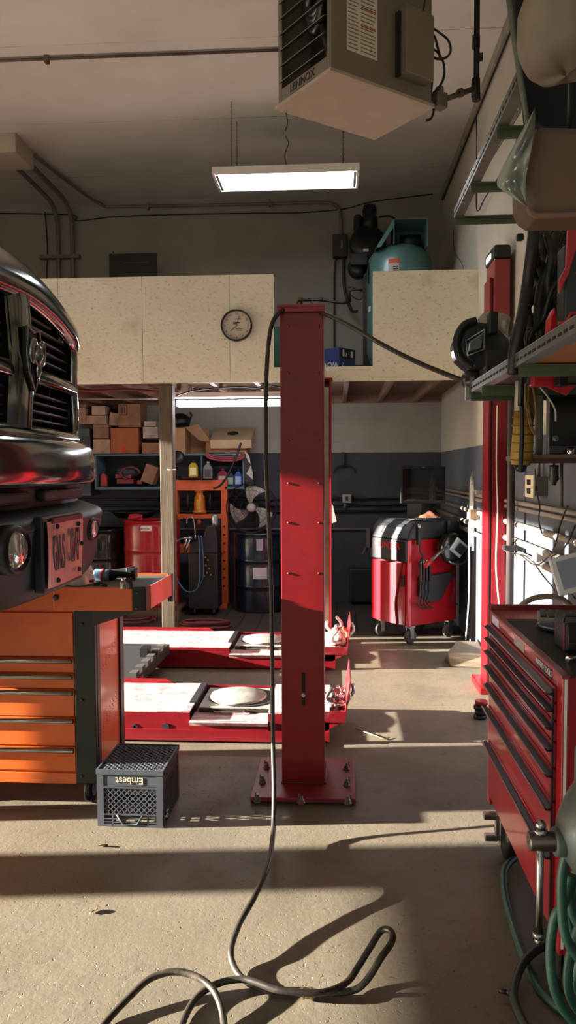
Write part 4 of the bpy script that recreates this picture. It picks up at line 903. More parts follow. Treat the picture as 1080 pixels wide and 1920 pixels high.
# monitor shelf
mz = gy(1030, 862, 2.62).z
t = thing('monitor_shelf', 'short rough board shelf on the right wall carrying the monitor', 'shelf', (.9, 2.8, mz))
bx = gy(995, 860, 2.62).x
part('board', B().box(bx, XR-.002, 2.62, 3.0, mz, mz+.018), wood_mat('#8a6e54', '#5c4636', 0), t, bev=.003)
part('steel_edge', B().box(bx, XR-.002, 2.615, 2.62, mz-.012, mz+.004).box(bx,XR-.002,2.62,2.65,mz-.004,mz), pm('#4a3428',.5,.4), t)
mb = mz+.019
t = thing('monitor', 'black computer monitor facing the room on the monitor shelf', 'monitor', (.95, 2.75, mb))
mx = gy(1030,800,2.66).x; zt_ = gy(1040,745,2.66).z; zb_ = gy(1040,836,2.66).z
part('screen', B().box(mx, 1.14, 2.665, 2.70, zb_, zt_), pm('#070709',.15,bump=0), t, bev=.004)
part('chin', B().box(mx, 1.14, 2.66, 2.70, mb, zb_-.001), pm('#3c3a3e',.4), t, bev=.003)
part('bright_edge', B().box(mx-.003, mx, 2.66, 2.69, mb, zt_), pm('#b5b2ac',.3,.5), t)
hc_ = gy(1042,822,2.664)
part('logo_disc', B().lathe([(.0105,0),(.0105,-.0012),(0,-.0014)], (hc_.x,2.665,hc_.z), 24, 'Y'), pm('#b0b2b4',.3,.5), t)
part('logo_letters', B().text('hp', Matrix.Translation(V(hc_.x,2.6632,hc_.z+.001)) @ Matrix.Rotation(pi/2,4,'X'), .015, .0004, shear=.3), BLK, t)
solo('steel_cabinet', B().box(gy(1000,800,2.75).x, mx-.004, 2.72, 2.98, mb, gy(1000,740,2.72).z), pm('#6e7068',.45,var=.08), 'narrow grey green metal case beside the black monitor', 'case', bev=.004)
solo('chrome_socket', B().lathe([(.012,0),(.014,.006),(.014,.02),(.008,.026)], gy(1075,853,2.6)+V(0,.03,.0), 14), CHROME, 'small chrome socket on the monitor shelf by the monitor foot', 'socket')
# overhead bags and crate near the camera
def poly(P, Y, d, b=None):
    b = b or B(); return b.prism([(gy(x,y,Y).x, gy(x,y,Y).z) for x,y in P], Y, Y+d, 'Y')
t = thing('dark_underside', 'black sheet standing in for a dark overhead underside, with a grey green edge', 'mat', gy(1040,230,1.78))  # dark sheet in place of the dark underside of something overhead
part('mat', poly([(962,-40),(972,100),(988,236),(1004,226),(1022,241),(1200,240),(1200,-40)], 1.78, .03), pm('#0c0b0b',.9), t, bev=.004)
part('edge_strip', B().tube([gy(952,-20,1.765), gy(966,85,1.765), gy(980,170,1.765), gy(990,235,1.765)], .0065, 6), pm('#5a6052',.5,.2), t)
KB = pm('#5c4838', .7, var=.15, scale=3, bump=.3, bscale=12)
ppx = gy(1035,330,1.62)
t = thing('brown_carton', 'large brown wrapped carton hanging under the upper shelf frame', 'carton', (ppx.x, 1.65, ppx.z-.1))
part('carton_body', poly([(1003,232),(1180,236),(1180,400),(1010,404),(991,396),(983,370),(982,340),(990,300),(998,262)], 1.62, .12), KB, t, bev=.018)
part('carton_flap', poly([(988,386),(1008,398),(1180,396),(1180,402),(1008,410),(992,402)], 1.612, .01), pm('#6c5444',.7,var=.1), t, bev=.003)
Lc = crom([Vector(q+(0,)) for q in [(1003,202),(966,268),(932,337),(946,360),(989,388)]], 6); Rc = crom([Vector(q+(0,)) for q in [(1003,202),(1003,236),(995,285),(986,335),(989,388)]], 6)
def film(u, v):
    k = v*(len(Lc)-1); i = min(int(k), len(Lc)-2); a = Lc[i].lerp(Lc[i+1], k-i); c_ = Rc[i].lerp(Rc[i+1], k-i); q = a.lerp(c_, u)
    return gy(q.x, q.y, 1.60+.016*sin(9*u+4*v)+.012*sin(17*v+3*u)-.0*u)
part('plastic_wrap', B().grid(film, 10, 20), pm('#8f9488',.28,var=.15,trans=.2,bump=.5,bscale=20), t)
part('hanging_strap', B().cyl((ppx.x+.05,1.68,ppx.z+.1),(ppx.x+.05,1.68,2.56),.006,n=6), BLK, t)
solo('brown_sack', bag(1001, -110, 1190, 88, 1.4, .2, 21, .5), pm('#6d6152', .7, var=.2, scale=4, bump=.3, bscale=15), 'lumpy brown sack at the very top right corner', 'sack')
# thin wires on right wall
solo('loose_wire', B().tube([gx(x,y,1.13) for x,y in [(850,430),(852,470),(868,500),(865,540),(850,572),(826,586)]], .0025, 5, smooth_path=6), GUN, 'thin loose wire curling off the wall over the cream loft panel', 'wire')
solo('loose_wire', B().tube([gx(x,y,1.12) for x,y in [(893,222),(894,270),(893,380),(898,394),(910,370),(955,300),(972,250)]], .005, 6, smooth_path=4), BLK, 'black wire hooked behind the upper slotted shelf frame', 'wire')
solo('wall_wire', B().tube([(1.145,8.6,4.40),(1.145,6,4.38),(1.145,4.6,4.36),(1.145,3.4,4.34)], .008, 6), BLK, 'black cable running along the top of the right wall', 'cable')
# ------------------------------------------------------------------ orange tool cart
t = thing('tool_cart', 'orange rolling tool cart with steel drawer pulls and black corner posts', 'tool cart', (-1.5, 3.5, 0))
CF = 3.32; CXR = gy(180,1300,CF).x; CXL = -1.95; CBK = 3.76
zz = lambda y: gy(140, y, CF).z
part('cabinet', B().box(CXL, CXR-.006, CF+.012, CBK-.01, zz(1468), .915), ORNG, t, bev=.004)
sp = B()
for k in range(9):
    for j in range(5):
        y = CF+.12+.05*j*1.0+.01*(k%2); z = .30+.012*k if k < 5 else .58+.012*(k-5); sp.obox((CXR-.0055, y, z+.02*j), (.002,.004,.004))
part('perforation', sp, pm('#7a3410',.6), t, stuff=True)
part('corner_post', B().box(gy(141,1300,CF).x, CXR, CF-.006, CF+.02, zz(1468)+.0, .912).box(CXR-.01, CXR+.002, CF+.02, CF+.065, zz(1468), .912), BLK, t, bev=.003)
part('corner_post', B().box(CXR-.03, CXR+.004, CBK-.06, CBK, zz(1468), .912), BLK, t, bev=.003)
for y in (1170, 1313, 1455):
    q = gy(154, y, CF-.006); part('post_bolt', B().lathe([(.007,0),(.007,-.004),(.003,-.006)], q, 6, 'Y'), GUN, t)
ed = [1148, 1232, 1262, 1292, 1345, 1400, 1447]
x1 = gy(140,1300,CF).x
for k in range(6):
    d = part('drawer', B().box(CXL+.01, x1-.002, CF, CF+.012, zz(ed[k+1])+.002, zz(ed[k])-.002), ORNG, t, bev=.003)
    if k > 0: part('drawer_pull', B().cyl((CXL+.02, CF-.010, zz(ed[k])-.016), (x1-.006, CF-.010, zz(ed[k])-.016), .0115, n=14), pm('#b9b3a8',.28,.9,var=.05), d)
part('base_rail', B().box(CXL+.01, x1, CF, CF+.012, zz(1470), zz(1450)), ORNG, t, bev=.002)
part('sun_block_plate', B().box(CXL+.02, CXL+.03, CF+.07, CBK-.01, .02, zz(1470)), ORNG, t)  # unseen plate, added to stop sunlight passing under the cart
# top tray
tz0, tz1 = .905, 1.006
a = gy(248,1120,3.2); c = gy(283,1120,3.27); e = gy(322,1095,3.62)
fx = gy(100,1120,3.2).x
part('tray_front', B().box(fx, a.x, 3.20, 3.212, tz0, tz1), ORNG, t, bev=.003)
part('tray_front', B().box(CXL-.1, fx-.004, 3.225, 3.235, tz0-.0, tz1-.02), ORNG, t, bev=.002)
part('tray_corner', B().prism([(a.x,3.2),(c.x-.01,3.215),(c.x,3.25),(c.x-.012,3.26),(a.x,3.22)], tz0-.002, tz1+.002, 'Z'), BLK, t, bev=.003)
part('tray_side', B().bar((c.x-.004,3.262,(tz0+tz1)/2),(e.x-.004,3.615,(tz0+tz1)/2), .01, tz1-tz0), ORNG, t, bev=.002)
part('tray_corner', B().box(e.x-.02,e.x+.004,3.615,3.64,tz0-.03,tz1+.002), BLK, t, bev=.003)
part('tray_back', B().box(CXL-.1,e.x-.02,3.625,3.637,tz0,tz1), ORNG, t)
part('tray_liner', B().prism([(CXL-.1,3.236),(fx,3.214),(a.x,3.214),(c.x-.014,3.26),(e.x-.014,3.622),(CXL-.1,3.622)], tz1-.014, tz1-.006, 'Z'), pm('#3c3b37',.55,var=.2,dirt=.1,dirtc='#6a6458'), t)
part('tray_shelf', B().prism([(CXL-.1,3.236),(a.x,3.22),(e.x-.02,3.62),(CXL-.1,3.62)], tz0, tz0+.006, 'Z'), ORNG, t)
for y in (1112, 1141):
    q = gy(257, y, 3.2); part('tray_bolt', B().lathe([(.008,0),(.008,-.004),(.003,-.006)], (q.x,3.203,q.z), 6, 'Y'), GUN, t)
q = gy(105,1120,3.2); part('tray_knob', B().lathe([(.013,0),(.013,-.006),(.006,-.01)], (q.x,3.2,q.z), 14, 'Y'), GUN, t)
part('side_bracket', B().prism([(CXR,.90),(e.x-.05,.90),(e.x-.10,.88),(CXR,.82)], 3.30, 3.34, 'Y'), pm('#2a2422',.5), t)
part('side_bin', B().prism([(CXR,.895),(e.x-.06,.895),(CXR+.02,.84),(CXR,.84)], 3.36, 3.56, 'Y'), ORNG, t)
for (x, y) in ((CXR-.05, CF+.05), (CXR-.05, CBK-.06), (CXL+.08, CF+.05), (CXL+.08, CBK-.06)):
    cs = part('caster', B().box(x-.03,x+.03,y-.03,y+.03,.135,.158).prism([(y-.03,.14),(y+.0,.14),(y+.02,.05),(y+.005,.045)], x-.026, x-.022, 'X').prism([(y-.03,.14),(y+.0,.14),(y+.02,.05),(y+.005,.045)], x+.022, x+.026, 'X'), CHROME, t)
    part('wheel', B().lathe([(.03,-.016),(.055,-.015),(.06,-.008),(.06,.008),(.055,.015),(.03,.016)], (x, y+.01, .06), 24, 'X'), BLK, cs)
    part('wheel_hub', B().lathe([(.032,-.019),(.03,-.017),(.03,.017),(.032,.019)], (x, y+.01, .06), 16, 'X'), pm('#9a9a9c',.4), cs)
# on the cart
TZ = tz1-.004
t = thing('cordless_driver', 'blue and red cordless driver lying on the orange cart tray', 'power tool', gz(215,1085,TZ))
p = [gy(172,1079,3.46), gy(180,1077,3.46), gy(200,1079,3.46), gy(206,1079,3.46)]
part('head', B().tube([p[0], p[1], p[2], p[3]], [.012,.026,.028,.028], 14), pm('#5a7a94',.3,coat=.4), t)
part('red_band', B().tube([gy(190,1078,3.46), gy(196,1079,3.46)], .0295, 14), pm('#a04048',.4), t)
part('handle', B().tube([gy(203,1080,3.47), gy(218,1076,3.48), gy(240,1073,3.5), gy(252,1073,3.5)], [.030,.020,.024,.028], 12), BLKM, t)
part('battery', B().obox(gy(247,1074,3.5),(.045,.05,.05)), BLK, t, bev=.005)
for x in (231, 244):
    q = gz(x, 1104, TZ)
    t = thing('impact_socket', 'pale steel socket standing on the cart tray edge' if x == 231 else 'black steel socket standing at the cart tray corner', 'socket', q, 0, 'sockets on the orange cart')
    part('body', B().lathe([(.0105,0),(.012,.002),(.012,.026),(.0095,.032)], n=12), STEEL if x == 231 else GUN, t, W=False)
    part('tip', B().lathe([(.0075,.032),(.0075,.045),(.0055,.048)], n=10), CHROME if x == 231 else BLK, t, W=False)
q = gz(190, 1099, TZ)
solo('key_bunch', B().tube([q+V(-.03,0,.004), q+V(-.01,.01,.012), q+V(.02,0,.005)], .006, 6).tube([q+V(0,-.01,.006), q+V(.03,-.015,.004)], .005, 6).obox(q+V(-.02,.005,.008),(.03,.015,.012),.4), pm('#2a2624',.4,.6), 'small bunch of dark bits and keys on the cart tray', 'keys')
solo('red_marker', B().cyl(gz(160,1090,TZ+.012), gz(176,1089,TZ+.012), .007, n=8), pm('#9a2230',.5), 'short red marker lying beside the white bag on the cart', 'marker')
solo('white_bag', B().grid(lambda u,v: (lambda s_, zz_: V(gy(150,1100,3.34).x-.005+ s_*cos(2*pi*u)*(1+.15*sin(5*2*pi*u+6*v)), 3.34+s_*sin(2*pi*u)*(1+.1*sin(4*2*pi*u)), TZ+zz_))(.052*(1-v)**.6+.014, .20*v), 20, 10), pm('#e4e6e6',.3,var=.05,bump=.5,bscale=30), 'crumpled white plastic bag standing on the cart by the bumper', 'bag')

# ------------------------------------------------------------------ milk crate
o = gz(306,1553,0); l = gz(183,1549,0); rz = math.atan2(o.y-l.y, o.x-l.x)
CWd = (o-l).length; CDp = .31; CH = 0.245
t = thing('milk_crate', 'dark grey plastic milk crate turned upside down beside the orange cart', 'crate', l, rz)
PCR = pm('#3c3f45', .5, var=.15, dirt=.1, dirtc='#6a665e')
def lattice(b, P, u0,u1,w0,w1, step, th):   # diamond lattice clipped to a rectangle
    for sgn in (1,-1):
        c = -(w1-w0)
        while c < (u1-u0)+(w1-w0):
            pts = []
            ua, wa = u0+c, (w0 if sgn==1 else w1); ub, wb = ua+(w1-w0), (w1 if sgn==1 else w0)
            ta = max(0, (u0-ua)/(w1-w0)); tb = min(1, (u1-ua)/(w1-w0))
            if tb-ta > .02: b.bar(P(ua+(ub-ua)*ta, wa+(wb-wa)*ta), P(ua+(ub-ua)*tb, wa+(wb-wa)*tb), th)
            c += step
    return b
fr = B()
for (x,y) in ((0,0),(CWd-.028,0),(0,CDp-.028),(CWd-.028,CDp-.028)): fr.box(x,x+.028,y,y+.028,0,CH-.004)
for z0,z1 in ((0,.012),(.018,.022),(.032,.036),(.05,.055),(.165,.172)):
    fr.box(.028,CWd-.028,0,.008,z0,z1).box(.028,CWd-.028,CDp-.008,CDp,z0,z1).box(0,.008,.028,CDp-.028,z0,z1).box(CWd-.008,CWd,.028,CDp-.028,z0,z1)
fr.box(-.003,CWd+.003,-.003,.004,CH-.02,CH).box(-.003,CWd+.003,CDp-.004,CDp+.003,CH-.02,CH).box(-.003,.004,.004,CDp-.004,CH-.02,CH).box(CWd-.004,CWd+.003,.004,CDp-.004,CH-.02,CH)
fr.box(.028,CWd-.028,.002,.007,.175,CH-.02).box(CWd-.007,CWd-.002,.028,CDp-.028,.175,CH-.02).box(.002,.007,.028,CDp-.028,.175,CH-.02).box(.028,CWd-.028,CDp-.007,CDp-.002,.175,CH-.02)
for k in range(1,6):
    x = .028+(CWd-.056)*k/6
    if k in (1,5): fr.box(x-.003,x+.003,0,.008,0,.055)
    fr.box(CWd-.008,CWd,.028+(CDp-.056)*k/6-.003,.028+(CDp-.056)*k/6+.003,0,.055)
part('frame', fr, PCR, t, W=False)
lt = B(); lattice(lt, lambda u,w: V(u,.004,w), .028, CWd-.028, .055, .165, .024, .004)
lattice(lt, lambda u,w: V(CWd-.004,u,w), .028, CDp-.028, .055, .165, .024, .004)
lattice(lt, lambda u,w: V(.004,u,w), .028, CDp-.028, .055, .165, .024, .004)
lattice(lt, lambda u,w: V(u,CDp-.004,w), .028, CWd-.028, .055, .165, .024, .004)
part('side_lattice', lt, PCR, t, W=False)
lt = B(); lattice(lt, lambda u,w: V(u,w,CH-.006), .004, CWd-.004, .004, CDp-.004, .026, .005)
part('bottom_lattice', lt, PCR, t, W=False)
part('grip_rim', B().tube([(.085,-.001,.052),(.11,-.001,.012),(.17,-.001,.012),(.195,-.001,.052)], .004, 6), PCR, t, W=False)
part('lettering', B().text('Embest', Matrix.Translation(V(CWd*.5,-.0042+.005,.2)) @ Matrix.Rotation(pi/2,4,'X') @ Matrix.Rotation(pi,4,'Z'), .04, .001), pm('#b8b098',.5), t, W=False)

# ------------------------------------------------------------------ pickup truck, raised
YC = 2.48
PNT = pm('#141c1a', .16, var=.05, coat=1, spec=.8, bump=0, metal=.2)
CHR = pm('#8a8d8c', .07, 1, var=.03, bump=0)
t = thing('pickup_truck', 'dark green pickup truck front raised in the air, with a slatted grille', 'truck', (-2.0, YC, .55), kind='thing')
g = lambda Y: -1.03 - .03*((Y-YC)/.57)**2 - (.12*((abs(Y-YC)-.57)/.25)**2 if abs(Y-YC) > .57 else 0)
zg = lambda Y: 2.075 - .065*((Y-YC)/.57)**2
zh = lambda Y: 2.225 - .075*((Y-YC)/.57)**2 - .10*max(0, abs(Y-YC)-.62)/.2
def hood(u, v):
    Y = YC-.8+1.6*u; G = g(Y); z0 = zg(Y); H = zh(Y)
    P = [(G+.015,z0),(G+.03,z0+.03),(G+.022,z0+.075),(G-.03,H-.015),(G-.11,H+.03),(G-.3,H+.07),(-1.9,H+.10),(-2.7,H+.13)]
    P = [Vector((a,b_)) for a,b_ in P]; s_ = v*(len(P)-1); i = min(int(s_), len(P)-2); q = P[i].lerp(P[i+1], s_-i)
    return V(q.x, Y, q.y)
def smooth_prof(P, n):
    return crom([Vector((p[0], 0, p[1])) for p in P], n)
def loftY(fnP, nY, y0, y1, n=5):
    b = B(); rows = []
    for i in range(nY+1):
        Y = y0+(y1-y0)*i/nY; pr = smooth_prof(fnP(Y), n)
        rows.append([b.av((p.x, Y, p.z)) for p in pr])
    for i in range(nY):
        for j in range(len(rows[0])-1): b.af((rows[i][j], rows[i+1][j], rows[i+1][j+1], rows[i][j+1]), True)
    return b
def hoodP(Y):
    G = g(Y); z0 = zg(Y); H = zh(Y)
    return [(G+.0,z0-.02),(G+.03,z0+.0),(G+.035,z0+.04),(G+.01,z0+.09),(G-.05,H),(G-.16,H+.035),(G-.45,H+.07),(-1.9,H+.10),(-2.7,H+.13)]
part('hood', loftY(hoodP, 28, YC-.8, YC+.8), PNT, t)
for s_ in (-1, 1):
    y0, y1 = YC+s_*.595, YC+s_*.80
    part('fender', loftY(lambda Y: [(g(Y)-.06,1.60),(g(Y)+.0,1.66),(g(Y)+.01,1.85),(g(Y)+.0,zg(Y)-.03)], 6, min(y0,y1), max(y0,y1)).prism([(g(YC+.8),1.62),(-1.5,1.58),(-1.6,1.55),(-1.75,1.70),(-2.1,1.72),(-2.35,1.55),(-2.4,1.3),(-2.7,1.3),(-2.7,2.22),(-1.3,2.16),(g(YC+.8),1.98)], min(YC+s_*.78,YC+s_*.80), max(YC+s_*.78,YC+s_*.80), 'Y'), PNT, t)
    part('headlamp_lens', loftY(lambda Y: [(g(Y)+.012,1.70),(g(Y)+.02,1.8),(g(Y)+.014,1.93)], 5, min(YC+s_*.62,YC+s_*.79), max(YC+s_*.62,YC+s_*.79)), pm('#b8bec0',.05,coat=1,bump=0), t)
# grille
for s_ in (-1,1): part('grille_side', B().box(-1.25,-1.075,YC+s_*.60-.006,YC+s_*.60+.006,1.6,2.0), BLK, t)
part('grille_back', B().box(-1.20,-1.19,YC-.57,YC+.57,1.60,2.06), pm('#050505',.9), t)
ring = B()
out = [(YC-.60,1.64),(YC-.605,1.85),(YC-.585,2.0),(YC-.3,2.055),(YC,2.075),(YC+.3,2.055),(YC+.585,2.0),(YC+.605,1.85),(YC+.60,1.64),(YC+.3,1.625),(YC,1.62),(YC-.3,1.625)]
ring.tube([(g(a)-.0, a, b_) for a, b_ in out], .022, 8, smooth_path=4, closed=True)
part('grille_surround', ring, CHR, t)
part('lower_grille_bar', loftY(lambda Y: [(g(Y)-.03,1.655),(g(Y)+.012,1.65),(g(Y)+.03,1.62),(g(Y)+.015,1.585),(g(Y)-.05,1.58)], 20, YC-.60, YC+.60), CHR, t)
part('center_bar', B().grid(lambda u,v: V(g(YC)+.005+.04*sin(pi*u)**.7-.03*abs(v-.5), YC-.085+.17*u, 1.64+.43*v), 12, 8), CHR, t)
for s_ in (-1, 1):
    part('cross_bar', loftY(lambda Y: [(g(Y)-.03,1.80+.0),(g(Y)+.015,1.80),(g(Y)+.02,1.825),(g(Y)-.0,1.855),(g(Y)-.04,1.86)], 10, min(YC+s_*.085,YC+s_*.59), max(YC+s_*.085,YC+s_*.59)), CHR, t)
    for z in (1.895,1.93,1.965,2.0,2.03, 1.68,1.71,1.74,1.77):
        ye = .585 if z < 1.96 else (.57 if z < 2.01 else .38)
        ya, yb_ = sorted((YC+s_*.09, YC+s_*ye))
        part('grille_slat', loftY(lambda Y: [(g(Y)-.06,z-.004),(g(Y)-.018,z-.004),(g(Y)-.016,z+.002),(g(Y)-.06,z+.004)], 8, ya, yb_, 1), pm('#4a4c4e',.3,.8,bump=0), t)
    for yy in (.30, .45): part('grille_stay', B().box(-1.12,-1.10,YC+s_*yy-.004,YC+s_*yy+.004,1.64,2.05), pm('#151515',.5), t)
eX = g(YC)+.045
sh = [(-.055,.085),(0,.075),(.055,.085),(.06,.0),(.045,-.06),(0,-.115),(-.045,-.06),(-.06,.0)]
em_ = part('emblem', B().tube([(eX+.004,YC+a*.9,1.875+b_) for a,b_ in sh], .006, 6, closed=True), CHR, t)
part('emblem_field', B().prism([(YC+a*.9,1.875+b_) for a,b_ in sh], eX-.012, eX+.0, 'X'), BLK, em_)
hd = B().sph((eX+.012,YC,1.875),.030,12,(.8,.75,1.3)).sph((eX+.016,YC,1.83),.018,10,(.8,.8,1.6))
for s_ in (-1,1): hd.tube([(eX+.012,YC+s_*.012,1.905),(eX+.016,YC+s_*.035,1.915),(eX+.014,YC+s_*.050,1.885),(eX+.014,YC+s_*.042,1.85),(eX+.018,YC+s_*.026,1.862),(eX+.018,YC+s_*.03,1.88)], [.012,.014,.012,.009,.006,.004], 8, smooth_path=4)
part('emblem_head', hd, CHR, em_)
# bumper, lofted along its plan curve
plan = [(-1.45,YC+.83),(-1.2,YC+.83),(-1.07,YC+.79),(-1.015,YC+.68),(-.975,YC+.45),(-.955,YC+.2),(-.95,YC)]
plan = plan + [(x, 2*YC-y) for x, y in plan[-2::-1]]
PP = crom([Vector((x,y,0)) for x,y in plan], 5)
def bump_loft(prof, sub=4, ky=1.0):
    b = B(); rows = []; pr = crom([Vector((o_,0,z)) for z,o_ in prof], sub)
    for i, p in enumerate(PP):
        a = PP[max(i-1,0)]; c = PP[min(i+1,len(PP)-1)]; tt_ = (c-a).normalized(); n_ = V(-tt_.y, tt_.x, 0)
        if n_.x < 0 and abs(n_.x) > .3: n_ = -n_
        if abs(n_.x) <= .3: n_ = V(n_.x, abs(n_.y)*(1 if p.y > YC else -1), 0)
        rows.append([b.av((p.x+n_.x*q.x, YC+(p.y-YC)*(1-(1-ky)*min(1,max(0,(1.40-q.z)/.3)))+n_.y*q.x, q.z)) for q in pr])
    for i in range(len(rows)-1):
        for j in range(len(rows[0])-1): b.af((rows[i][j], rows[i+1][j], rows[i+1][j+1], rows[i][j+1]), True)
    return b
part('bumper_bar', bump_loft([(1.60,-.12),(1.612,-.05),(1.60,-.005),(1.55,.012),(1.48,.015),(1.452,.0),(1.445,-.05)]), PNT, t)
part('bumper_recess', bump_loft([(1.447,-.05),(1.44,-.06),(1.385,-.06),(1.375,-.05)], 2), pm('#2b2524',.6,var=.2), t)
part('lower_bumper', bump_loft([(1.38,-.06),(1.366,-.01),(1.348,.035),(1.325,.05),(1.30,.045),(1.2,.04),(1.14,.035),(1.095,.0),(1.085,-.08),(1.10,-.3)], 4, .80), pm('#1c1d1c',.5,var=.2), t)
for (ya, yb_) in ((2.56,2.95),(2.12,2.44)):
    part('intake_slot', B().box(-1.02,-.985,ya,yb_,1.395,1.435), pm('#3a2f2e',.6,var=.2), t, bev=.01)
for s_ in (-1, 1):
    yf = YC+s_*.385
    fb = B(); fk = .62 if s_ > 0 else 1.0; fb.M = Matrix.Translation(V(-.925-.012*(s_>0), yf, 1.28)) @ Matrix.Diagonal((fk,fk,fk*.8,1)); fb.lathe([(.085,-.02),(.09,.03),(.078,.045),(.07,.03)], (0,0,0), 24, 'X')
    fl_ = part('fog_lamp', fb, BLK, t)
    fc = B(); fc.M = fb.M; fc.lathe([(0,.047),(.05,.047),(.07,.037),(.074,.027)], (0,0,0), 24, 'X')
    part('fog_lens', fc, pm('#c8ccce',.05,.6,coat=1,bump=0), fl_)
    part('chrome_corner', B().grid(lambda u,v: V(-1.0-.09*u**2+.03*sin(pi*v), YC+s_*(.62+.16*u**.8), 1.25+.09*v), 8, 8), CHR, t)
# number plate
pl = part('plate_holder', B().box(-.92,-.889,YC-.195,YC+.165,1.125,1.36), BLK, t, bev=.006)
plm = NT('old_plate'); cc_ = plm.ramp(plm.noise(6,5,.7,None,1.5), [(.3,lin('#bdb3ac')),(.5,lin('#c4a8a0')),(.7,lin('#b2aca4'))]); plm.set(Base_Color=cc_, Roughness=.35, Metallic=.35); plm.bump(plm.noise(9,3,.6,None,.5), .6, .01)
PX = -.883
part('number_plate', B().grid(lambda u,v: V(PX+.004*sin(5*u+3*v), YC-.175+.325*u, 1.138+.205*v), 16, 10).box(PX-.004,PX-.0045,YC-.15,YC+.15,1.14,1.34), plm.m, pl)
Mp = Matrix.Rotation(pi/2,4,'Z') @ Matrix.Rotation(pi/2,4,'X')
part('plate_lettering', B().text('GAS', Matrix.Translation(V(PX+.005,YC-.085,1.237)) @ Mp, .155, .001, sx=.36).text('CAP', Matrix.Translation(V(PX+.005,YC+.065,1.247)) @ Mp, .155, .001, sx=.34), pm('#4a4148',.5), pl)
for (a,b_) in ((-.10,1.325),(.10,1.32),(-.10,1.155),(.10,1.165),(.13,1.25)):
    part('plate_bolt', B().lathe([(.008,0),(.008,.006),(.004,.009)], (PX+.003,YC+a,b_), 8, 'X'), BLK, pl)
part('plate_frame_bar', B().box(PX-.002,PX+.006,YC-.13,YC+.14,1.336,1.352), pm('#5a3a38',.4,.3), pl)
# chassis behind
part('engine_bay', B().box(-2.7,-1.22,YC-.74,YC+.74,1.62,2.05), BLKM, t)
part('chassis', B().box(-2.7,-1.15,YC-.45,YC-.35,1.20,1.34).box(-2.7,-1.15,YC+.35,YC+.45,1.20,1.34).box(-1.22,-1.1,YC-.5,YC+.5,1.2,1.4), BLKM, t)
for s_ in (-1,1):
    w_ = part('wheel', B().lathe([(.24,-.12),(.36,-.13),(.40,-.10),(.405,0),(.40,.10),(.36,.13),(.24,.12)], (-1.98,YC+s_*.68,1.06), 32, 'Y'), pm('#151515',.8), t)
    part('rim', B().lathe([(.06,-.06),(.22,-.02),(.245,-.09),(.245,.09),(.22,.02),(.06,.06)], (-1.98,YC+s_*.68,1.06), 24, 'Y'), STEEL, w_)
# the two-post lift that carries it
t = thing('two_post_lift', 'two-post vehicle lift with swing arms under the raised pickup truck', 'lift', (-2.75, 3.72, 0), kind='thing')
part('post', B().box(-2.9,-2.6,3.62,3.82,0,2.9), RED, t, bev=.006)
part('post', B().box(-2.9,-2.6,1.1,1.3,0,2.9), RED, t, bev=.006)
part('lift_arm', B().bar((-2.75,3.62,1.15),(-2.1,2.88,1.15),.1,.06).bar((-2.75,1.3,1.15),(-2.1,2.08,1.15),.1,.06).cyl((-2.1,2.88,1.16),(-2.1,2.88,1.20),.06).cyl((-2.1,2.08,1.16),(-2.1,2.08,1.20),.06), BLKM, t)

t = thing('sun_block_post', 'tall black unseen post added under the raised truck to block sunlight', 'sun blocker', (-2.7, 3.12, 0))  # unseen post, added to shade the cart front and the floor beside it
part('column', B().box(-2.77,-2.63,3.04,3.18,.02,1.12).cyl((-2.7,3.11,1.12),(-2.7,3.11,1.2),.03), BLKM, t)
part('foot', B().box(-2.9,-2.5,3.02,3.20,0,.02), BLKM, t)
# ------------------------------------------------------------------ vise and green hose by the camera
VM = pm('#3f4945', .5, 0, var=.2, dirt=.2, dirtc='#252826', coat=.1)
VY = 1.36
c0 = gy(1047, 1578, VY)
t = thing('bench_vise', 'grey green bench vise with a chrome sliding handle at the right edge', 'vise', (c0.x+.2, VY, 0))
yb = lambda y: gy(1050,y,VY).z
bx = c0.x
def vis(u,v):
    z = yb(1632)+(yb(1415)-yb(1632))*v; k = sin(pi*min(1,.12+v*.76))**.6
    return V(bx+.07-.082*k*(1-.35*max(0,v-.35))*abs(sin(pi*u))**.5+(.05*v*v), VY-.07+.15*u, z)
part('front_jaw', B().grid(vis, 14, 16).box(bx+.045,bx+.12,VY-.06,VY+.07,yb(1625),yb(1420)), VM, t, bev=.006)
part('jaw_boss', B().lathe([(.024,-.008),(.026,-.004),(.026,.014),(.022,.02)], c0, 20, 'X'), VM, t)
part('screw_end', B().lathe([(.0155,-.052),(.017,-.049),(.017,.02),(.015,.03)], c0, 20, 'X'), pm('#5e554e',.3,.9,var=.2), t)
hx_ = gy(1013,1600,VY).x
ht = gy(1013,1553,VY).z; hbm = gy(1013,1758,VY).z
part('handle', B().cyl((hx_,VY,hbm),(hx_,VY,ht),.0065,n=16), pm('#a8a6a4',.18,1,var=.05,bump=0), t)
part('handle_knob', B().sph((hx_,VY,ht+.006),.0095,16).lathe([(.0115,-.012),(.0125,-.006),(.0115,0)],(hx_,VY,ht),16), pm('#9a9a9a',.15,1,bump=0), t)
part('handle_knob', B().sph((hx_,VY,hbm-.004),.009,16).lathe([(.011,0),(.012,.006),(.011,.012)],(hx_,VY,hbm),16), pm('#8a8a8a',.2,1,bump=0), t)
part('vise_base', B().box(bx+.1,bx+.30,VY-.08,VY+.08,yb(1640),yb(1480)), VM, t, bev=.01)
part('stand_post', B().box(bx+.15,bx+.25,VY-.05,VY+.05,.02,yb(1640)).box(bx+.08,bx+.32,VY-.12,VY+.12,0,.02), BLKM, t)
GHS = pm('#1d4a3c', .45, var=.3, scale=14, bump=.3, bscale=200, dirt=.1, dirtc='#3a5a4a')
GHD = pm('#26302a', .5, var=.3, scale=12, dirt=.15, dirtc='#4a5a4c')
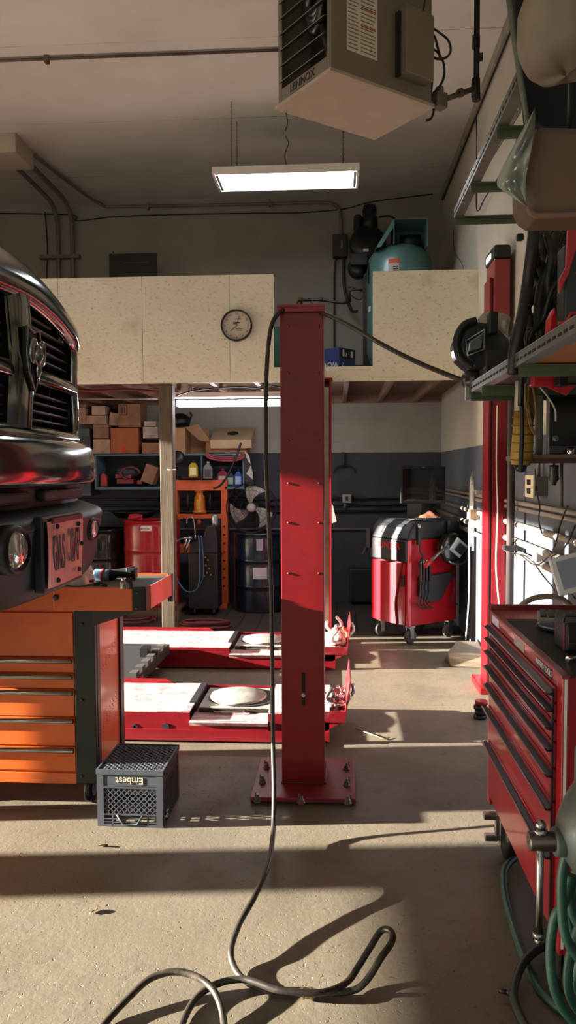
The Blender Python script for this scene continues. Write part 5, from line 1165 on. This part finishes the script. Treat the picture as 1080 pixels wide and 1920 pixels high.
t = thing('green_hose', 'green air hose looped over the vise stand and along the floor', 'hose', (.45, 1.4, 0))
for k, P in enumerate(([(1062,1600,1.42),(1054,1640,1.42),(1053,1690,1.42),(1057,1740,1.42),(1068,1772,1.42),(1090,1805,1.42),(1110,1860,1.45)],
          [(1100,1600,1.5),(1078,1640,1.5),(1068,1672,1.5),(1074,1710,1.5),(1090,1745,1.5)],
          [(1070,1640,1.46),(1058,1690,1.46),(1040,1722,1.46),(1032,1780,1.46),(1036,1840,1.46),(1052,1885,1.46),(1075,1915,1.46),(1100,1945,1.46)],
          [(1110,1690,1.48),(1082,1750,1.48),(1068,1800,1.48),(1065,1850,1.48),(1078,1885,1.48),(1100,1910,1.48)],
          [(1095,1630,1.53),(1068,1700,1.53),(1072,1740,1.53),(1085,1790,1.53),(1078,1850,1.53),(1095,1880,1.53)])):
    part('hose_loop', B().tube([gy(x,y,Y_) for x,y,Y_ in P], .0095, 10, smooth_path=6), GHS, t)
solo('floor_hose', B().tube([gz(x,y,z) for x,y,z in [(985,1600,.02),(962,1612,.03),(946,1632,.03),(945,1665,.015),(953,1705,.013),(966,1750,.013),(980,1790,.013),(995,1825,.013),(1012,1856,.013),(1040,1885,.013),(1068,1905,.013),(1110,1935,.013)]], .0125, 10, smooth_path=6), pm('#2a4a40',.5,var=.25,scale=12), 'dull green hose lying on the floor under the tool chest', 'hose')
t = thing('dark_hose', 'dark grey green hose curve with a brass fitting on the floor', 'hose', gz(975,1880,0))
part('hose', B().tube([gz(x,y,z) for x,y,z in [(1040,1765,.03),(1018,1775,.035),(998,1788,.038),(980,1808,.038),(968,1836,.03),(963,1865,.02),(970,1893,.014),(985,1925,.013),(1000,1950,.013)]], .0125, 10, smooth_path=6), GHD, t)
part('fitting', B().cyl(gz(962,1862,.02), gz(950,1860,.02), .010, n=8).cyl(gz(950,1860,.02), gz(936,1857,.02), .007, n=8), GUN, t)
# ------------------------------------------------------------------ back left work area
def pbox(name, x0, y0, x1, y1, Y, d, mat, lab, cat, group=None, bev=.003, **k): return solo(name, gb(x0,y0,x1,y1,Y,d), mat, lab, cat, group, bev=bev)
SB = pm('#4d6a78', .5, .2, var=.15, dirt=.15)
A = gy(178,918,8.32); C = gy(458,850,8.32)
t = thing('wall_cabinet', 'blue open steel wall cabinet full of bottles and scrap', 'cabinet', ((A.x+C.x)/2, 8.5, A.z))
zb, ztp = A.z, C.z
part('frame', B().box(A.x,A.x+.02,8.32,8.69,zb,ztp).box(C.x-.02,C.x,8.32,8.69,zb,ztp).box(A.x+.02,C.x-.02,8.32,8.69,ztp-.02,ztp).box(A.x+.02,C.x-.02,8.32,8.69,zb,zb+.03), SB, t, bev=.003)
part('back_panel', B().box(A.x+.02,C.x-.02,8.67,8.69,zb+.03,ztp-.02), pm('#16232a',.6), t)
part('divider', B().box(-1.47,-1.455,8.34,8.67,zb+.03,ztp-.02), SB, t)
sz = zb+.031
def on(px0, px1, h, Y, z):   # x range from pixels at the level z
    a = gy(px0, 900, Y).x; c = gy(px1, 900, Y).x; return a, c
# bottles
def bottle(x, Y, z, w, h, mat, cap, lab, name='oil_bottle', labcol=None, group='bottles by the shop press'):
    t = thing(name, lab, 'bottle', (x, Y, z), 0, group)
    part('body', B().prism([(-w/2,0),(w/2,0),(w/2,h*.62),(w*.2,h*.85),(-w*.2,h*.85),(-w/2,h*.66)], -w*.3, w*.3, 'Y'), mat, t, W=False, bev=.008)
    part('cap', B().lathe([(w*.17,h*.85),(w*.17,h),(w*.12,h*1.01)], n=12), cap, t, W=False)
    if labcol: part('label', B().box(-w*.36,w*.36,-w*.3-.0015,-w*.3,h*.12,h*.56), labcol, t, W=False)
pz_ = gy(360, 899, 8.15).z
bottle(gy(362,880,8.2).x, 8.22, pz_+.022, .095, .185, pm('#a88a2a',.4), BLK, 'yellow oil bottle with a black cap standing on the orange press', labcol=pm('#d8cf9a',.5))
bottle(gy(389,880,8.2).x, 8.24, pz_+.006, .095, .185, pm('#6a6a6a',.4), pm('#8a8a88',.5), 'grey oil bottle standing on the orange press', labcol=pm('#3a3234',.5))
bottle(gy(418,890,8.45).x, 8.45, sz, .12, .20, pm('#7a1a34',.4), pm('#9a2040',.4), 'dark red jug in the blue cabinet behind the press', labcol=pm('#b8a8a0',.5))
bottle(gy(432,895,8.42).x, 8.42, sz, .09, .17, pm('#1c2f30',.4), BLK, 'dark green bottle in the blue cabinet between red and blue ones', labcol=pm('#8aa8a0',.5))
bottle(gy(447,892,8.40).x, 8.40, sz, .085, .19, pm('#1c3a8a',.4), BLK, 'blue bottle at the right end of the blue cabinet', labcol=pm('#8aa0c8',.5))
bottle(gy(195,892,8.40).x, 8.40, sz, .075, .17, pm('#a02a38',.4), pm('#7a1a24',.4), 'red bottle at the left end of the blue cabinet', labcol=None)
# scrap in the cabinet
t = thing('cable_reel', 'dark rubbery drum lying in the blue wall cabinet', 'reel', gy(242,900,8.45)); c = gy(240,884,8.45)
part('drum', B().sph(c, .11, 14, (1.25,.8,.7)), pm('#2a3238',.6), t); part('clamp_ring', B().tube([(c.x+.11*cos(a)+.05,8.36,c.z+.07*sin(a)-.02) for a in [i*pi/5 for i in range(8)]], .012, 6), pm('#6a2a34',.5), t)
for (x0,y0,x1,y1,lab) in ((216,889,246,897,'upper flat red tool box lying in the blue cabinet'),(219,898,250,907,'lower flat red tool box lying in the blue cabinet'),(257,900,266,908,'tiny red box beside the tilted brown carton')):
    pbox('red_box', x0,y0,x1,y1, 8.38, .12, pm('#7a2430',.5), lab, 'box', 'red boxes in the blue cabinet')
c = gy(280,889,8.36); solo('tilted_carton', B().obox(c+V(0,.1,0),(.14,.2,.2),0,0,.35), CARD, 'brown cardboard carton leaning inside the blue cabinet', 'carton', bev=.003)
# boxes on top
CT = [(222,757,263,801,CARD,'tall brown carton with arrow marks on top of the stack'),(208,802,259,851,pm('#9a5a34',.8,var=.1),'wide orange brown carton with a red mark under the arrow carton'),(175,823,207,851,CARDL,'pale carton at the bottom left of the stack'),
      (175,796,203,822,pm('#8a6a54',.8,var=.2),'brown carton sitting on the pale bottom carton'),(161,779,199,795,CARDL,'long scuffed carton crossing over the brown one'),(172,761,197,778,pm('#b5a294',.8,var=.15),'small white printed carton at the top of the left stack'),
      (266,830,298,851,CARD,'low open brown carton beside the wooden post'),(268,800,296,822,pm('#9a9288',.8,var=.3),'grey printed carton above the low open one'),(270,790,292,799,pm('#a89a90',.8),'flat pale carton on the grey printed one'),
      (140,765,160,795,CARDL,'pale carton half hidden behind the truck corner'),(143,758,161,764,CARD,'flat brown carton on the pale one behind the truck')]
for i,(x0,y0,x1,y1,m,lab) in enumerate(CT):
    o_ = pbox('cardboard_box', x0,y0,x1,y1, 8.34+.01*(i%3), .28, m, lab, 'carton', 'cartons stacked on the blue cabinet')
    if i == 0:
        part('arrow_print', B().box(*(lambda a,c:(a.x,c.x,8.338,8.3395,a.z,c.z))(gy(228,776,8.34),gy(230,763,8.34))).box(*(lambda a,c:(a.x,c.x,8.338,8.3395,a.z,c.z))(gy(233,776,8.34),gy(235,763,8.34))).box(*(lambda a,c:(a.x,c.x,8.338,8.3395,a.z,c.z))(gy(225,779,8.34),gy(238,777.5,8.34))).box(*(lambda a,c:(a.x,c.x,8.338,8.3395,a.z,c.z))(gy(225,761,8.34),gy(238,759.5,8.34))).box(*(lambda a,c:(a.x,c.x,8.338,8.3395,a.z,c.z))(gy(224.5,778,8.34),gy(225.5,760,8.34))).box(*(lambda a,c:(a.x,c.x,8.338,8.3395,a.z,c.z))(gy(237.5,778,8.34),gy(238.5,760,8.34))), pm('#3a2a20',.7), o_)
    if i == 1: part('red_mark', gb(228,838,236,850,8.348,.002), pm('#b02a20',.7), o_)
c = gy(214,786,8.4); solo('cardboard_box', B().obox(c+V(0,.1,0),(.11,.2,.14),0,0,.12), CARDL, 'small pale carton tipped against the arrow carton', 'carton', 'cartons stacked on the blue cabinet', bev=.003)
# open carton with flap
t = thing('open_carton', 'large open brown carton on the cabinet right of the wooden post', 'carton', gy(345,852,8.35))
a = gy(312,852,8.34); c = gy(347,802,8.34); d_ = gy(388,802,8.5)
part('carton_body', B().box(a.x,c.x,8.34,8.36,a.z,c.z).box(a.x,a.x+.01,8.36,8.66,a.z,c.z).box(a.x,d_.x,8.65,8.66,a.z,c.z).box(c.x-.01,c.x,8.36,8.65,a.z,c.z-.001).box(a.x,d_.x,8.36,8.66,a.z,a.z+.01), pm('#a07a56',.8,var=.1), t)
part('carton_flap', B().prism([(gy(348,800,8.36).x,c.z),(gy(372,795,8.36).x,gy(372,795,8.36).z),(gy(398,828,8.36).x,gy(398,830,8.36).z),(gy(375,824,8.36).x,gy(375,826,8.36).z)], 8.33, 8.34, 'Y'), pm('#8a6a4c',.8,var=.15), t)
t = thing('black_tub', 'round black lidded tub on top of the open carton', 'tub', gy(337,800,8.5)); c = gy(338,799,8.5)
part('tub', B().lathe([(.10,0),(.115,.05),(.11,.09),(.06,.13),(.02,.14)], c, 20), BLK, t); part('handle', B().tube([c+V(.1,0,.05),c+V(.13,0,.12),c+V(.11,0,.15)], .012, 6), BLK, t)
t = thing('lidded_carton', 'pale lidded carton with a round hole in its top', 'carton', gy(430,848,8.4))
a = gy(395,826,8.3); c = gy(472,796,8.3)
part('lower_box', gb(386,829,463,849,8.36,.28), pm('#8a6246',.8,var=.15), t, bev=.003)
lid = B(); lid.M = Matrix.Translation(V((a.x+c.x)/2, 8.45, (a.z+c.z)/2-.04)) @ Matrix.Rotation(radians(22),4,'X')
lid.box(-(c.x-a.x)/2,(c.x-a.x)/2,-.2,.2,-.06,.04)
part('lid', lid, pm('#b09a78',.7,var=.08), t, bev=.004)
hl = B(); hl.M = lid.M; hl.lathe([(0,.0402),(.062,.0402),(.062,.0415),(0,.0415)], n=24)
part('hole', hl, pm('#0c0a08',.9), t)
t = thing('red_air_hose', 'bundle of dark red hose coiled under the lidded carton', 'hose', gy(425,860,8.3))
for k in range(3): part('coil', B().tube([gy(x,y+3.5*k,8.29-.02*k) for x,y in [(386,846),(392,852),(410,856),(430,857),(448,855),(459,849)]], .011, 8, smooth_path=4), pm('#8a3a40',.5), t)
t = thing('plastic_sack', 'black and white plastic sack hanging off the cabinet end', 'bag', gy(464,905,8.35))
part('sack', B().prism([(gy(455,850,8.3).x,gy(0,850,8.3).z),(gy(466,852,8.3).x,gy(0,852,8.3).z),(gy(474,880,8.3).x,gy(0,880,8.3).z),(gy(477,912,8.3).x,gy(0,912,8.3).z),(gy(460,910,8.3).x,gy(0,910,8.3).z),(gy(458,880,8.3).x,gy(0,880,8.3).z)], 8.3, 8.4, 'Y'), BLK, t, bev=.01)
part('white_print', B().prism([(gy(458,848,8.29).x,gy(0,848,8.29).z),(gy(467,856,8.29).x,gy(0,856,8.29).z),(gy(470,872,8.29).x,gy(0,872,8.29).z),(gy(465,868,8.29).x,gy(0,868,8.29).z)], 8.292, 8.299, 'Y').prism([(gy(470,875,8.29).x,gy(0,875,8.29).z),(gy(474,890,8.29).x,gy(0,890,8.29).z),(gy(475,902,8.29).x,gy(0,902,8.29).z),(gy(462,890,8.29).x,gy(0,890,8.29).z)], 8.292, 8.299, 'Y'), pm('#a8a49c',.5), t)
# grey cabinet behind the truck corner
t = thing('grey_cabinet', 'blue grey steel cabinet partly hidden behind the truck bumper', 'cabinet', gy(152,930,8.35))
part('body', gb(120,803,168,930,8.36,.32), pm('#4a5460',.5,.2), t, bev=.004); part('door', gb(141,818,153,925,8.35,.01), pm('#3a424c',.5,.2), t); part('door', gb(155,818,166,925,8.35,.01), pm('#3a424c',.5,.2), t)
# long conduits on the back wall
for y, r in ((936,.012),(948,.010),(959,.014),(992,.012)):
    z = gy(400,y,8.66).z
    solo('wall_conduit', B().cyl((-6,8.665,z),(1.1,8.665,z),r,n=8), pm('#2b2d31' if y != 992 else '#77746c',.5), {936:'topmost thin dark conduit across the lower back wall',948:'second dark conduit across the lower back wall',959:'third and thicker dark conduit across the lower back wall',992:'lowest pale pipe across the lower back wall'}[y], 'conduit', 'conduits on the lower back wall')
solo('sagging_cable', B().tube([gy(x,y,8.64) for x,y in [(622,930),(650,935),(700,947),(750,944),(800,932)]], .006, 6, smooth_path=5), BLK, 'black cable sagging across the back wall behind the console', 'cable')
# shop press
OR = pm('#c0562a', .45, var=.12, dirt=.12, dirtc='#5a2a18')
PYY = 8.32
z0 = .006
t = thing('shop_press', 'orange H-frame shop press with a bottle jack', 'press', (gy(375,1000,PYY).x, PYY, 0))
for (a,c) in ((322,332),(414,426)): part('upright', B().box(gy(a,900,PYY).x,gy(c,900,PYY).x,PYY,PYY+.12,z0,gy(a,899,PYY).z), OR, t, bev=.003)
part('head_beam', gb(325,900,422,920,PYY-.01,.14), OR, t, bev=.003)
part('ram_beam', gb(330,964,416,972,PYY+.0,.1), OR, t, bev=.002)
part('press_bed', gb(322,1022,420,1037,PYY-.02,.16), OR, t, bev=.003)
for a_ in (318, 412): part('base_rail', B().box(gy(a_,1130,PYY).x,gy(a_+16,1130,PYY).x,PYY-.1,PYY+.2,z0,.05), OR, t)
q = gy(373,963,PYY)
part('bottle_jack', B().lathe([(.075,0),(.075,.03),(.062,.04),(.058,.18),(.04,.2),(.04,.235),(.055,.24),(.055,.255)], (q.x,PYY+.05,q.z), 20), pm('#b5651c',.35,var=.15,coat=.3), t)
part('jack_label', B().box(q.x-.025,q.x+.025,PYY-.012,PYY-.008,q.z+.05,q.z+.15), pm('#b8902c',.5), t)
for x in (352, 394): part('return_spring', B().cyl(gy(x,921,PYY+.04), gy(x,958,PYY+.04), .014, n=10), BLK, t)
part('ram_foot', B().cyl(gy(373,972,PYY+.05), gy(373,985,PYY+.05), .028), pm('#a04a30',.5), t)
part('tray', gb(340,893,385,897,PYY+.0,.14), pm('#5a1a2a',.4,.3), t)
for k in range(8): part('pin_hole', gb(418,985+16*k,422,989+16*k,PYY-.002,.004), BLK, t)
# lamp and arm by the post
t = thing('work_lamp', 'black round work lamp on a thin bracket beside the wooden post', 'lamp', gy(332,858,8.1))
part('shade', B().lathe([(.0,0),(.06,.0),(.075,.02),(.05,.05),(.0,.055)], gy(332,858,8.1), 20, 'Y'), BLK, t); part('arm', B().tube([gy(322,818,8.1),gy(322,838,8.1),gy(330,850,8.1)], .006, 6), BLK, t)
solo('pry_bar', B().tube([gy(x,y,8.0) for x,y in [(452,830),(445,850),(436,872),(425,895),(412,911),(400,916)]], .012, 8, smooth_path=4), BLK, 'long black bar leaning on the orange press head', 'bar')
# fluid machine
MY = 7.82
t = thing('fluid_machine', 'black wheeled fluid exchange machine with blue hoses', 'machine', (gy(382,1140,MY).x, MY, .0))
MB_ = pm('#1b1c1f', .45, var=.2)
part('body', gb(354,1038,408,1142,MY,.28), MB_, t, bev=.008)
part('console', (lambda z_: B().prism([(gy(354,1038,MY).x,z_),(gy(408,1038,MY).x,z_),(gy(408,1038,MY).x,z_+.12),(gy(403,1038,MY).x,z_+.29),(gy(388,1038,MY).x,z_+.28),(gy(378,1038,MY).x,z_+.13),(gy(356,1038,MY).x,z_+.11)], MY+.02, MY+.26, 'Y'))(gy(354,1038,MY).z), MB_, t, bev=.008)
part('front_panel', gb(383,1040,401,1083,MY-.004,.004), pm('#0a0a0b',.3), t)
hb_ = B()
for (x,y) in ((385,1045),(390,1050),(386,1060),(392,1066),(388,1074),(395,1078),(383,1080)): hb_.cyl(gy(x,y,MY-.002), gy(x,y,MY-.02), .010, n=8)
part('valve', hb_, pm('#8a7a50',.35,.8), t)
part('filter_can', B().lathe([(.032,0),(.036,.005),(.036,.12),(.03,.127)], gy(403,987,MY+.1), 18), pm('#a8b0b4',.25,.8), t)
part('gooseneck', B().tube([gy(x,y,MY-.03) for x,y in [(351,982),(351,973),(356,970),(362,972),(365,985),(366,1003)]], .006, 8, smooth_path=4).cyl(gy(366,1003,MY-.03),gy(366,1012,MY-.03),.011), STEEL, t)
BH = pm('#3a5a86', .4, var=.15)
part('blue_hose', B().tube([gy(x,y,MY-.05) for x,y in [(362,1010),(345,1009),(332,1015),(325,1028),(325,1050),(330,1080),(342,1102),(354,1110),(368,1106),(374,1090),(375,1060),(374,1020),(372,1004)]], .008, 8, smooth_path=6).tube([gy(x,y,MY-.035) for x,y in [(377,1004),(380,1030),(382,1060),(380,1085),(372,1100)]], .008, 8, smooth_path=6), BH, t)
part('hose_end', B().cyl(gy(344,1009,MY-.05), gy(360,1008,MY-.05), .012, n=8).cyl(gy(356,1012,MY-.06), gy(348,1036,MY-.06), .012, n=8).cyl(gy(350,1010,MY-.06), gy(346,1030,MY-.06), .009, n=8), STEEL, t)
for (x,y) in ((364,MY+.03),(401,MY+.03),(364,MY+.25),(401,MY+.25)):
    X_ = gy(x,1140,MY).x; cs = part('caster', B().box(X_-.02,X_+.02,y-.02,y+.02,.06,.10), GUN, t); part('wheel', B().lathe([(.015,-.012),(.035,-.01),(.035,.01),(.015,.012)], (X_,y,.04), 16, 'X'), BLK, cs)
# drums
def drum(cx, cy, z, mat, lab, r=.29, h=.875):
    t = thing('oil_drum', lab, 'drum', (cx, cy, z), 0, 'steel drums along the back wall')
    P = [(.0,.012),(r-.01,.012),(r-.008,0),(r,.0),(r,.02)]
    for zz_ in (h*.33, h*.66): P += [(r-.004,zz_-.05),(r-.004,zz_-.015),(r+.006,zz_),(r-.004,zz_+.015)]
    P += [(r-.004,h-.06),(r-.004,h-.015),(r+.004,h-.008),(r+.002,h),(r-.01,h),(r-.012,h-.012),(0,h-.012)]
    part('shell', B().lathe(P, n=40), mat, t, W=False)
    part('bung', B().lathe([(.035,h-.013),(.035,h),(.02,h+.002)], (.12,-.1,0), 12), GUN, t, W=False)
    return t
zf = .005
c = gy(489, 1100, 8.25)
d1 = drum(c.x, 8.25, zf, pm('#141c2c', .25, var=.2, coat=.5, dirt=.1, dirtc='#3a4450'), 'dark blue steel drum standing under the fan', .29, .83)
part('paper_label', B().grid(lambda u,v: V(.2955*cos(-1.75+.5*u), .2955*sin(-1.75+.5*u), .36+.12*v), 8, 1), pm('#b5b4bc',.6,var=.15), d1, W=False)
part('paper_label', B().grid(lambda u,v: V(.2955*cos(-1.62+.22*u), .2955*sin(-1.62+.22*u), .66+.12*v), 6, 1), pm('#9a92a0',.6,var=.2), d1, W=False)
c = gy(285, 1000, 7.95)
solo('drum_pallet', B().box(c.x-.35,c.x+.35,7.6,8.3,.005,.03).box(c.x-.35,c.x+.35,7.6,7.7,.03,.09).box(c.x-.35,c.x+.35,8.2,8.3,.03,.09).box(c.x-.35,c.x+.35,7.6,8.3,.09,.11), wood_mat('#6a5644','#4a3c30',0), 'wooden pallet under the red drum', 'pallet')
d2 = drum(c.x, 7.95, .112, pm('#98141f', .3, var=.08, coat=.4), 'bright red steel drum behind the wooden post')
part('white_sticker', B().grid(lambda u,v: V(.2965*cos(-1.72+.37*u), .2965*sin(-1.72+.37*u), .78+.045*v), 8, 1), WHT, d2, W=False)
part('sticker_print', B().text('CAUTION', Matrix.Translation(V(-.005,-.2985,.802)) @ Matrix.Rotation(pi/2,4,'X'), .024, .0004), BLK, d2, W=False)
c = gy(192, 1000, 8.2)
drum(c.x, 8.2, zf, pm('#101012', .22, var=.2, coat=.6), 'glossy black steel drum left of the red drum', .29, .87)
c = gy(252,980,8.33)
t = thing('drain_pan', 'wide black oil drain pan resting across the drums', 'pan', (c.x, 8.33, .99))
part('pan', B().lathe([(.18,.0),(.25,.06),(.27,.065),(.27,.072),(.24,.07),(.17,.012),(0,.01)], n=30), BLK, t, W=False)
part('spout', B().box(-.36,-.22,-.04,.04,.045,.065), BLK, t, W=False)
c = gz(248,975,.99)
solo('red_rags', bag(238,964,264,978,7.8,.12,9), pm('#b0202c',.7,var=.1), 'crumpled red shop rags on top of the red drum', 'rag')
# fan
fy = 8.3; c = gy(471, 952, fy)
t = thing('shop_fan', 'round wall-hung shop fan with three pale worn blades', 'fan', (c.x, fy, c.z))
R_ = gy(518,952,fy).x - c.x
gb_ = B()
for rr, yy in ((R_,0),(R_,.1),(R_*.7,-.03),(R_*.4,-.045)): gb_.tube([(c.x+rr*cos(a), fy+yy, c.z+rr*sin(a)) for a in [i*pi/20 for i in range(40)]], .005 if rr == R_ else .0022, 5, closed=True)
for k in range(30):
    a = k*pi/15; gb_.tube([(c.x+.06*cos(a),fy-.045,c.z+.06*sin(a)),(c.x+R_*.7*cos(a),fy-.03,c.z+R_*.7*sin(a)),(c.x+R_*cos(a),fy,c.z+R_*sin(a)),(c.x+R_*cos(a),fy+.1,c.z+R_*sin(a))], .0014, 4)
part('guard', gb_, pm('#26262a',.4,.5), t)
for k in range(3):
    a0 = radians(105+120*k)
    def bl(u,v):
        r_ = .05+u*(R_-.085); w_ = radians(24+26*u) * (1-.25*u); a = a0 + (v-.5)*w_*2*.75 - u*.5
        return V(c.x+r_*cos(a), fy+.045+.03*(v-.5), c.z+r_*sin(a))
    bb = B().grid(bl, 10, 6); bb.grid(lambda u,v: bl(u,v)+V(0,.004,0), 10, 6)
    part('blade', bb, pm('#8f8a82', .5, .3, var=.3, scale=25, dirt=.25, dirtc='#4a4440'), t)
part('hub', B().lathe([(.0,-.02),(.035,-.02),(.05,.0),(.05,.06),(0,.07)], (c.x,fy+.0,c.z), 20, 'Y'), pm('#9a958c',.5), t)
part('motor', B().cyl((c.x,fy+.11,c.z),(c.x,fy+.26,c.z),.07), BLK, t)
part('wall_arm', B().box(c.x-.03,c.x+.03,fy+.26,8.695,c.z-.04,c.z+.04).box(c.x-.08,c.x+.08,8.68,8.695,c.z-.1,c.z+.1), GUN, t)
# wall items right of centre
t = thing('hanging_pan', 'round black pan hanging on the grey back wall', 'pan', gy(645,890,8.66)); c = gy(646,884,8.66)
part('half_dish', B().tube([(c.x+.12*cos(a), 8.66, c.z-.0+.09*sin(a)-.02) for a in [i*pi/12 for i in range(13)]], .009, 6).lathe([(0,0),(.02,0),(.02,.02),(0,.02)], (c.x,8.66,c.z+.06), 12, 'Y'), BLK, t)
part('strap', gb(640,848,646,876,8.66,.02), BLK, t)
t = thing('outlet_plate', 'pale outlet box on the grey back wall right of the post', 'outlet', gy(651,940,8.64))
part('plate', gb(642,927,659,943,8.62,.07), pm('#8a8a84',.5), t, bev=.003); part('socket', gb(648,931,653,939,8.617,.004), BLK, t); part('conduit', B().cyl(gy(648,943,8.67), gy(646,952,8.67), .02, n=8), PIPE, t)
t = thing('hanging_paper', 'pale paper sheet clipped beside the far lift column', 'paper', gy(625,975,6.8))
part('sheet', B().prism([(gy(621,945,6.8).x,gy(0,945,6.8).z),(gy(624,948,6.8).x,gy(0,948,6.8).z),(gy(631,978,6.8).x,gy(0,978,6.8).z),(gy(621,982,6.8).x,gy(0,982,6.8).z)], 6.8, 6.803, 'Y'), pm('#b8aaa4',.7), t)
pbox('dark_bin', 655,1066,700,1130,8.5,.15, pm('#161618',.6), 'low dark bin standing against the back wall left of the console', 'bin', bev=.02)
# under the loft wiring
solo('loft_cable', B().tube([gy(x,y,6.9) for x,y in [(140,731),(180,733),(240,731),(290,734),(320,740)]], .012, 6, smooth_path=4), pm('#6a2c24',.5), 'dark red cable run under the loft joists above the cartons', 'cable')
solo('loft_cable', B().tube([gy(x,y,6.85) for x,y in [(330,742),(360,733),(400,728),(450,725),(480,727),(500,722),(525,726)]], .006, 6, smooth_path=4), BLK, 'thin black cable looping above the strip light', 'cable')
solo('hanging_rail', B().cyl(gy(140,748,7.3), gy(296,748,7.3), .009, n=8), pm('#8a8078',.4,.5), 'thin metal rail under the loft joists over the cartons', 'rail')
# litter
def leaf(px, py, s_, rz, col, lab):
    q = gz(px, py, .004); b = B(); b.M = Matrix.Translation(q) @ Matrix.Rotation(rz,4,'Z')
    b.grid(lambda u,v: V((u-.5)*s_, (v-.5)*s_*.5*sin(pi*u), .004+.006*sin(3*u+4*v)), 6, 4); b.tube([(-.5*s_,0,.004),(-.75*s_,.1*s_,.003)], .0012, 4)
    solo('dry_leaf', b, pm(col,.8), lab, 'leaf', 'dry leaves on the floor')
leaf(194,1586,.035,.3,'#4a3020','small brown leaf on the sunlit floor in front of the crate')
leaf(178,1708,.03,1.2,'#a08868','pale curled leaf on the bright floor at left')
leaf(396,1523,.03,2.0,'#9a8468','pale leaf in the shade between crate and post')
solo('straw', B().tube([gz(667,1366,.006), gz(700,1378,.01), gz(722,1386,.006), gz(731,1382,.006)], .003, 5), pm('#a89060',.7), 'dry straw stalk on the floor behind the red post', 'straw')

# ------------------------------------------------------------------ light
sun = bpy.data.lights.new('sun', 'SUN'); so = bpy.data.objects.new('sun', sun); COL.objects.link(so)
sun.energy = 46; sun.angle = radians(.6); sun.color = (1, .95, .86)
d = Vector((1, .10, -.222)).normalized()
so.rotation_euler = d.to_track_quat('-Z', 'Y').to_euler(); so.location = (-12, -1, 6)
w = bpy.data.worlds.new('world'); SC.world = w; w.use_nodes = True; nt = w.node_tree; nt.nodes.clear()
wo = nt.nodes.new('ShaderNodeOutputWorld'); bg = nt.nodes.new('ShaderNodeBackground'); sk = nt.nodes.new('ShaderNodeTexSky')
sk.sky_type = 'NISHITA'; sk.sun_disc = False; sk.sun_elevation = radians(12.5); sk.sun_rotation = radians(-95); sk.air_density = 1.0; sk.dust_density = 2.5
nt.links.new(sk.outputs[0], bg.inputs[0]); bg.inputs[1].default_value = .21; nt.links.new(bg.outputs[0], wo.inputs[0])
SC.view_settings.view_transform = 'Standard'; SC.view_settings.look = 'None'; SC.view_settings.exposure = 0.22; SC.view_settings.gamma = 1; SC.view_settings.use_curve_mapping = False
SC.cycles.max_bounces = 8; SC.cycles.diffuse_bounces = 5; SC.cycles.glossy_bounces = 3; SC.cycles.sample_clamp_indirect = 6
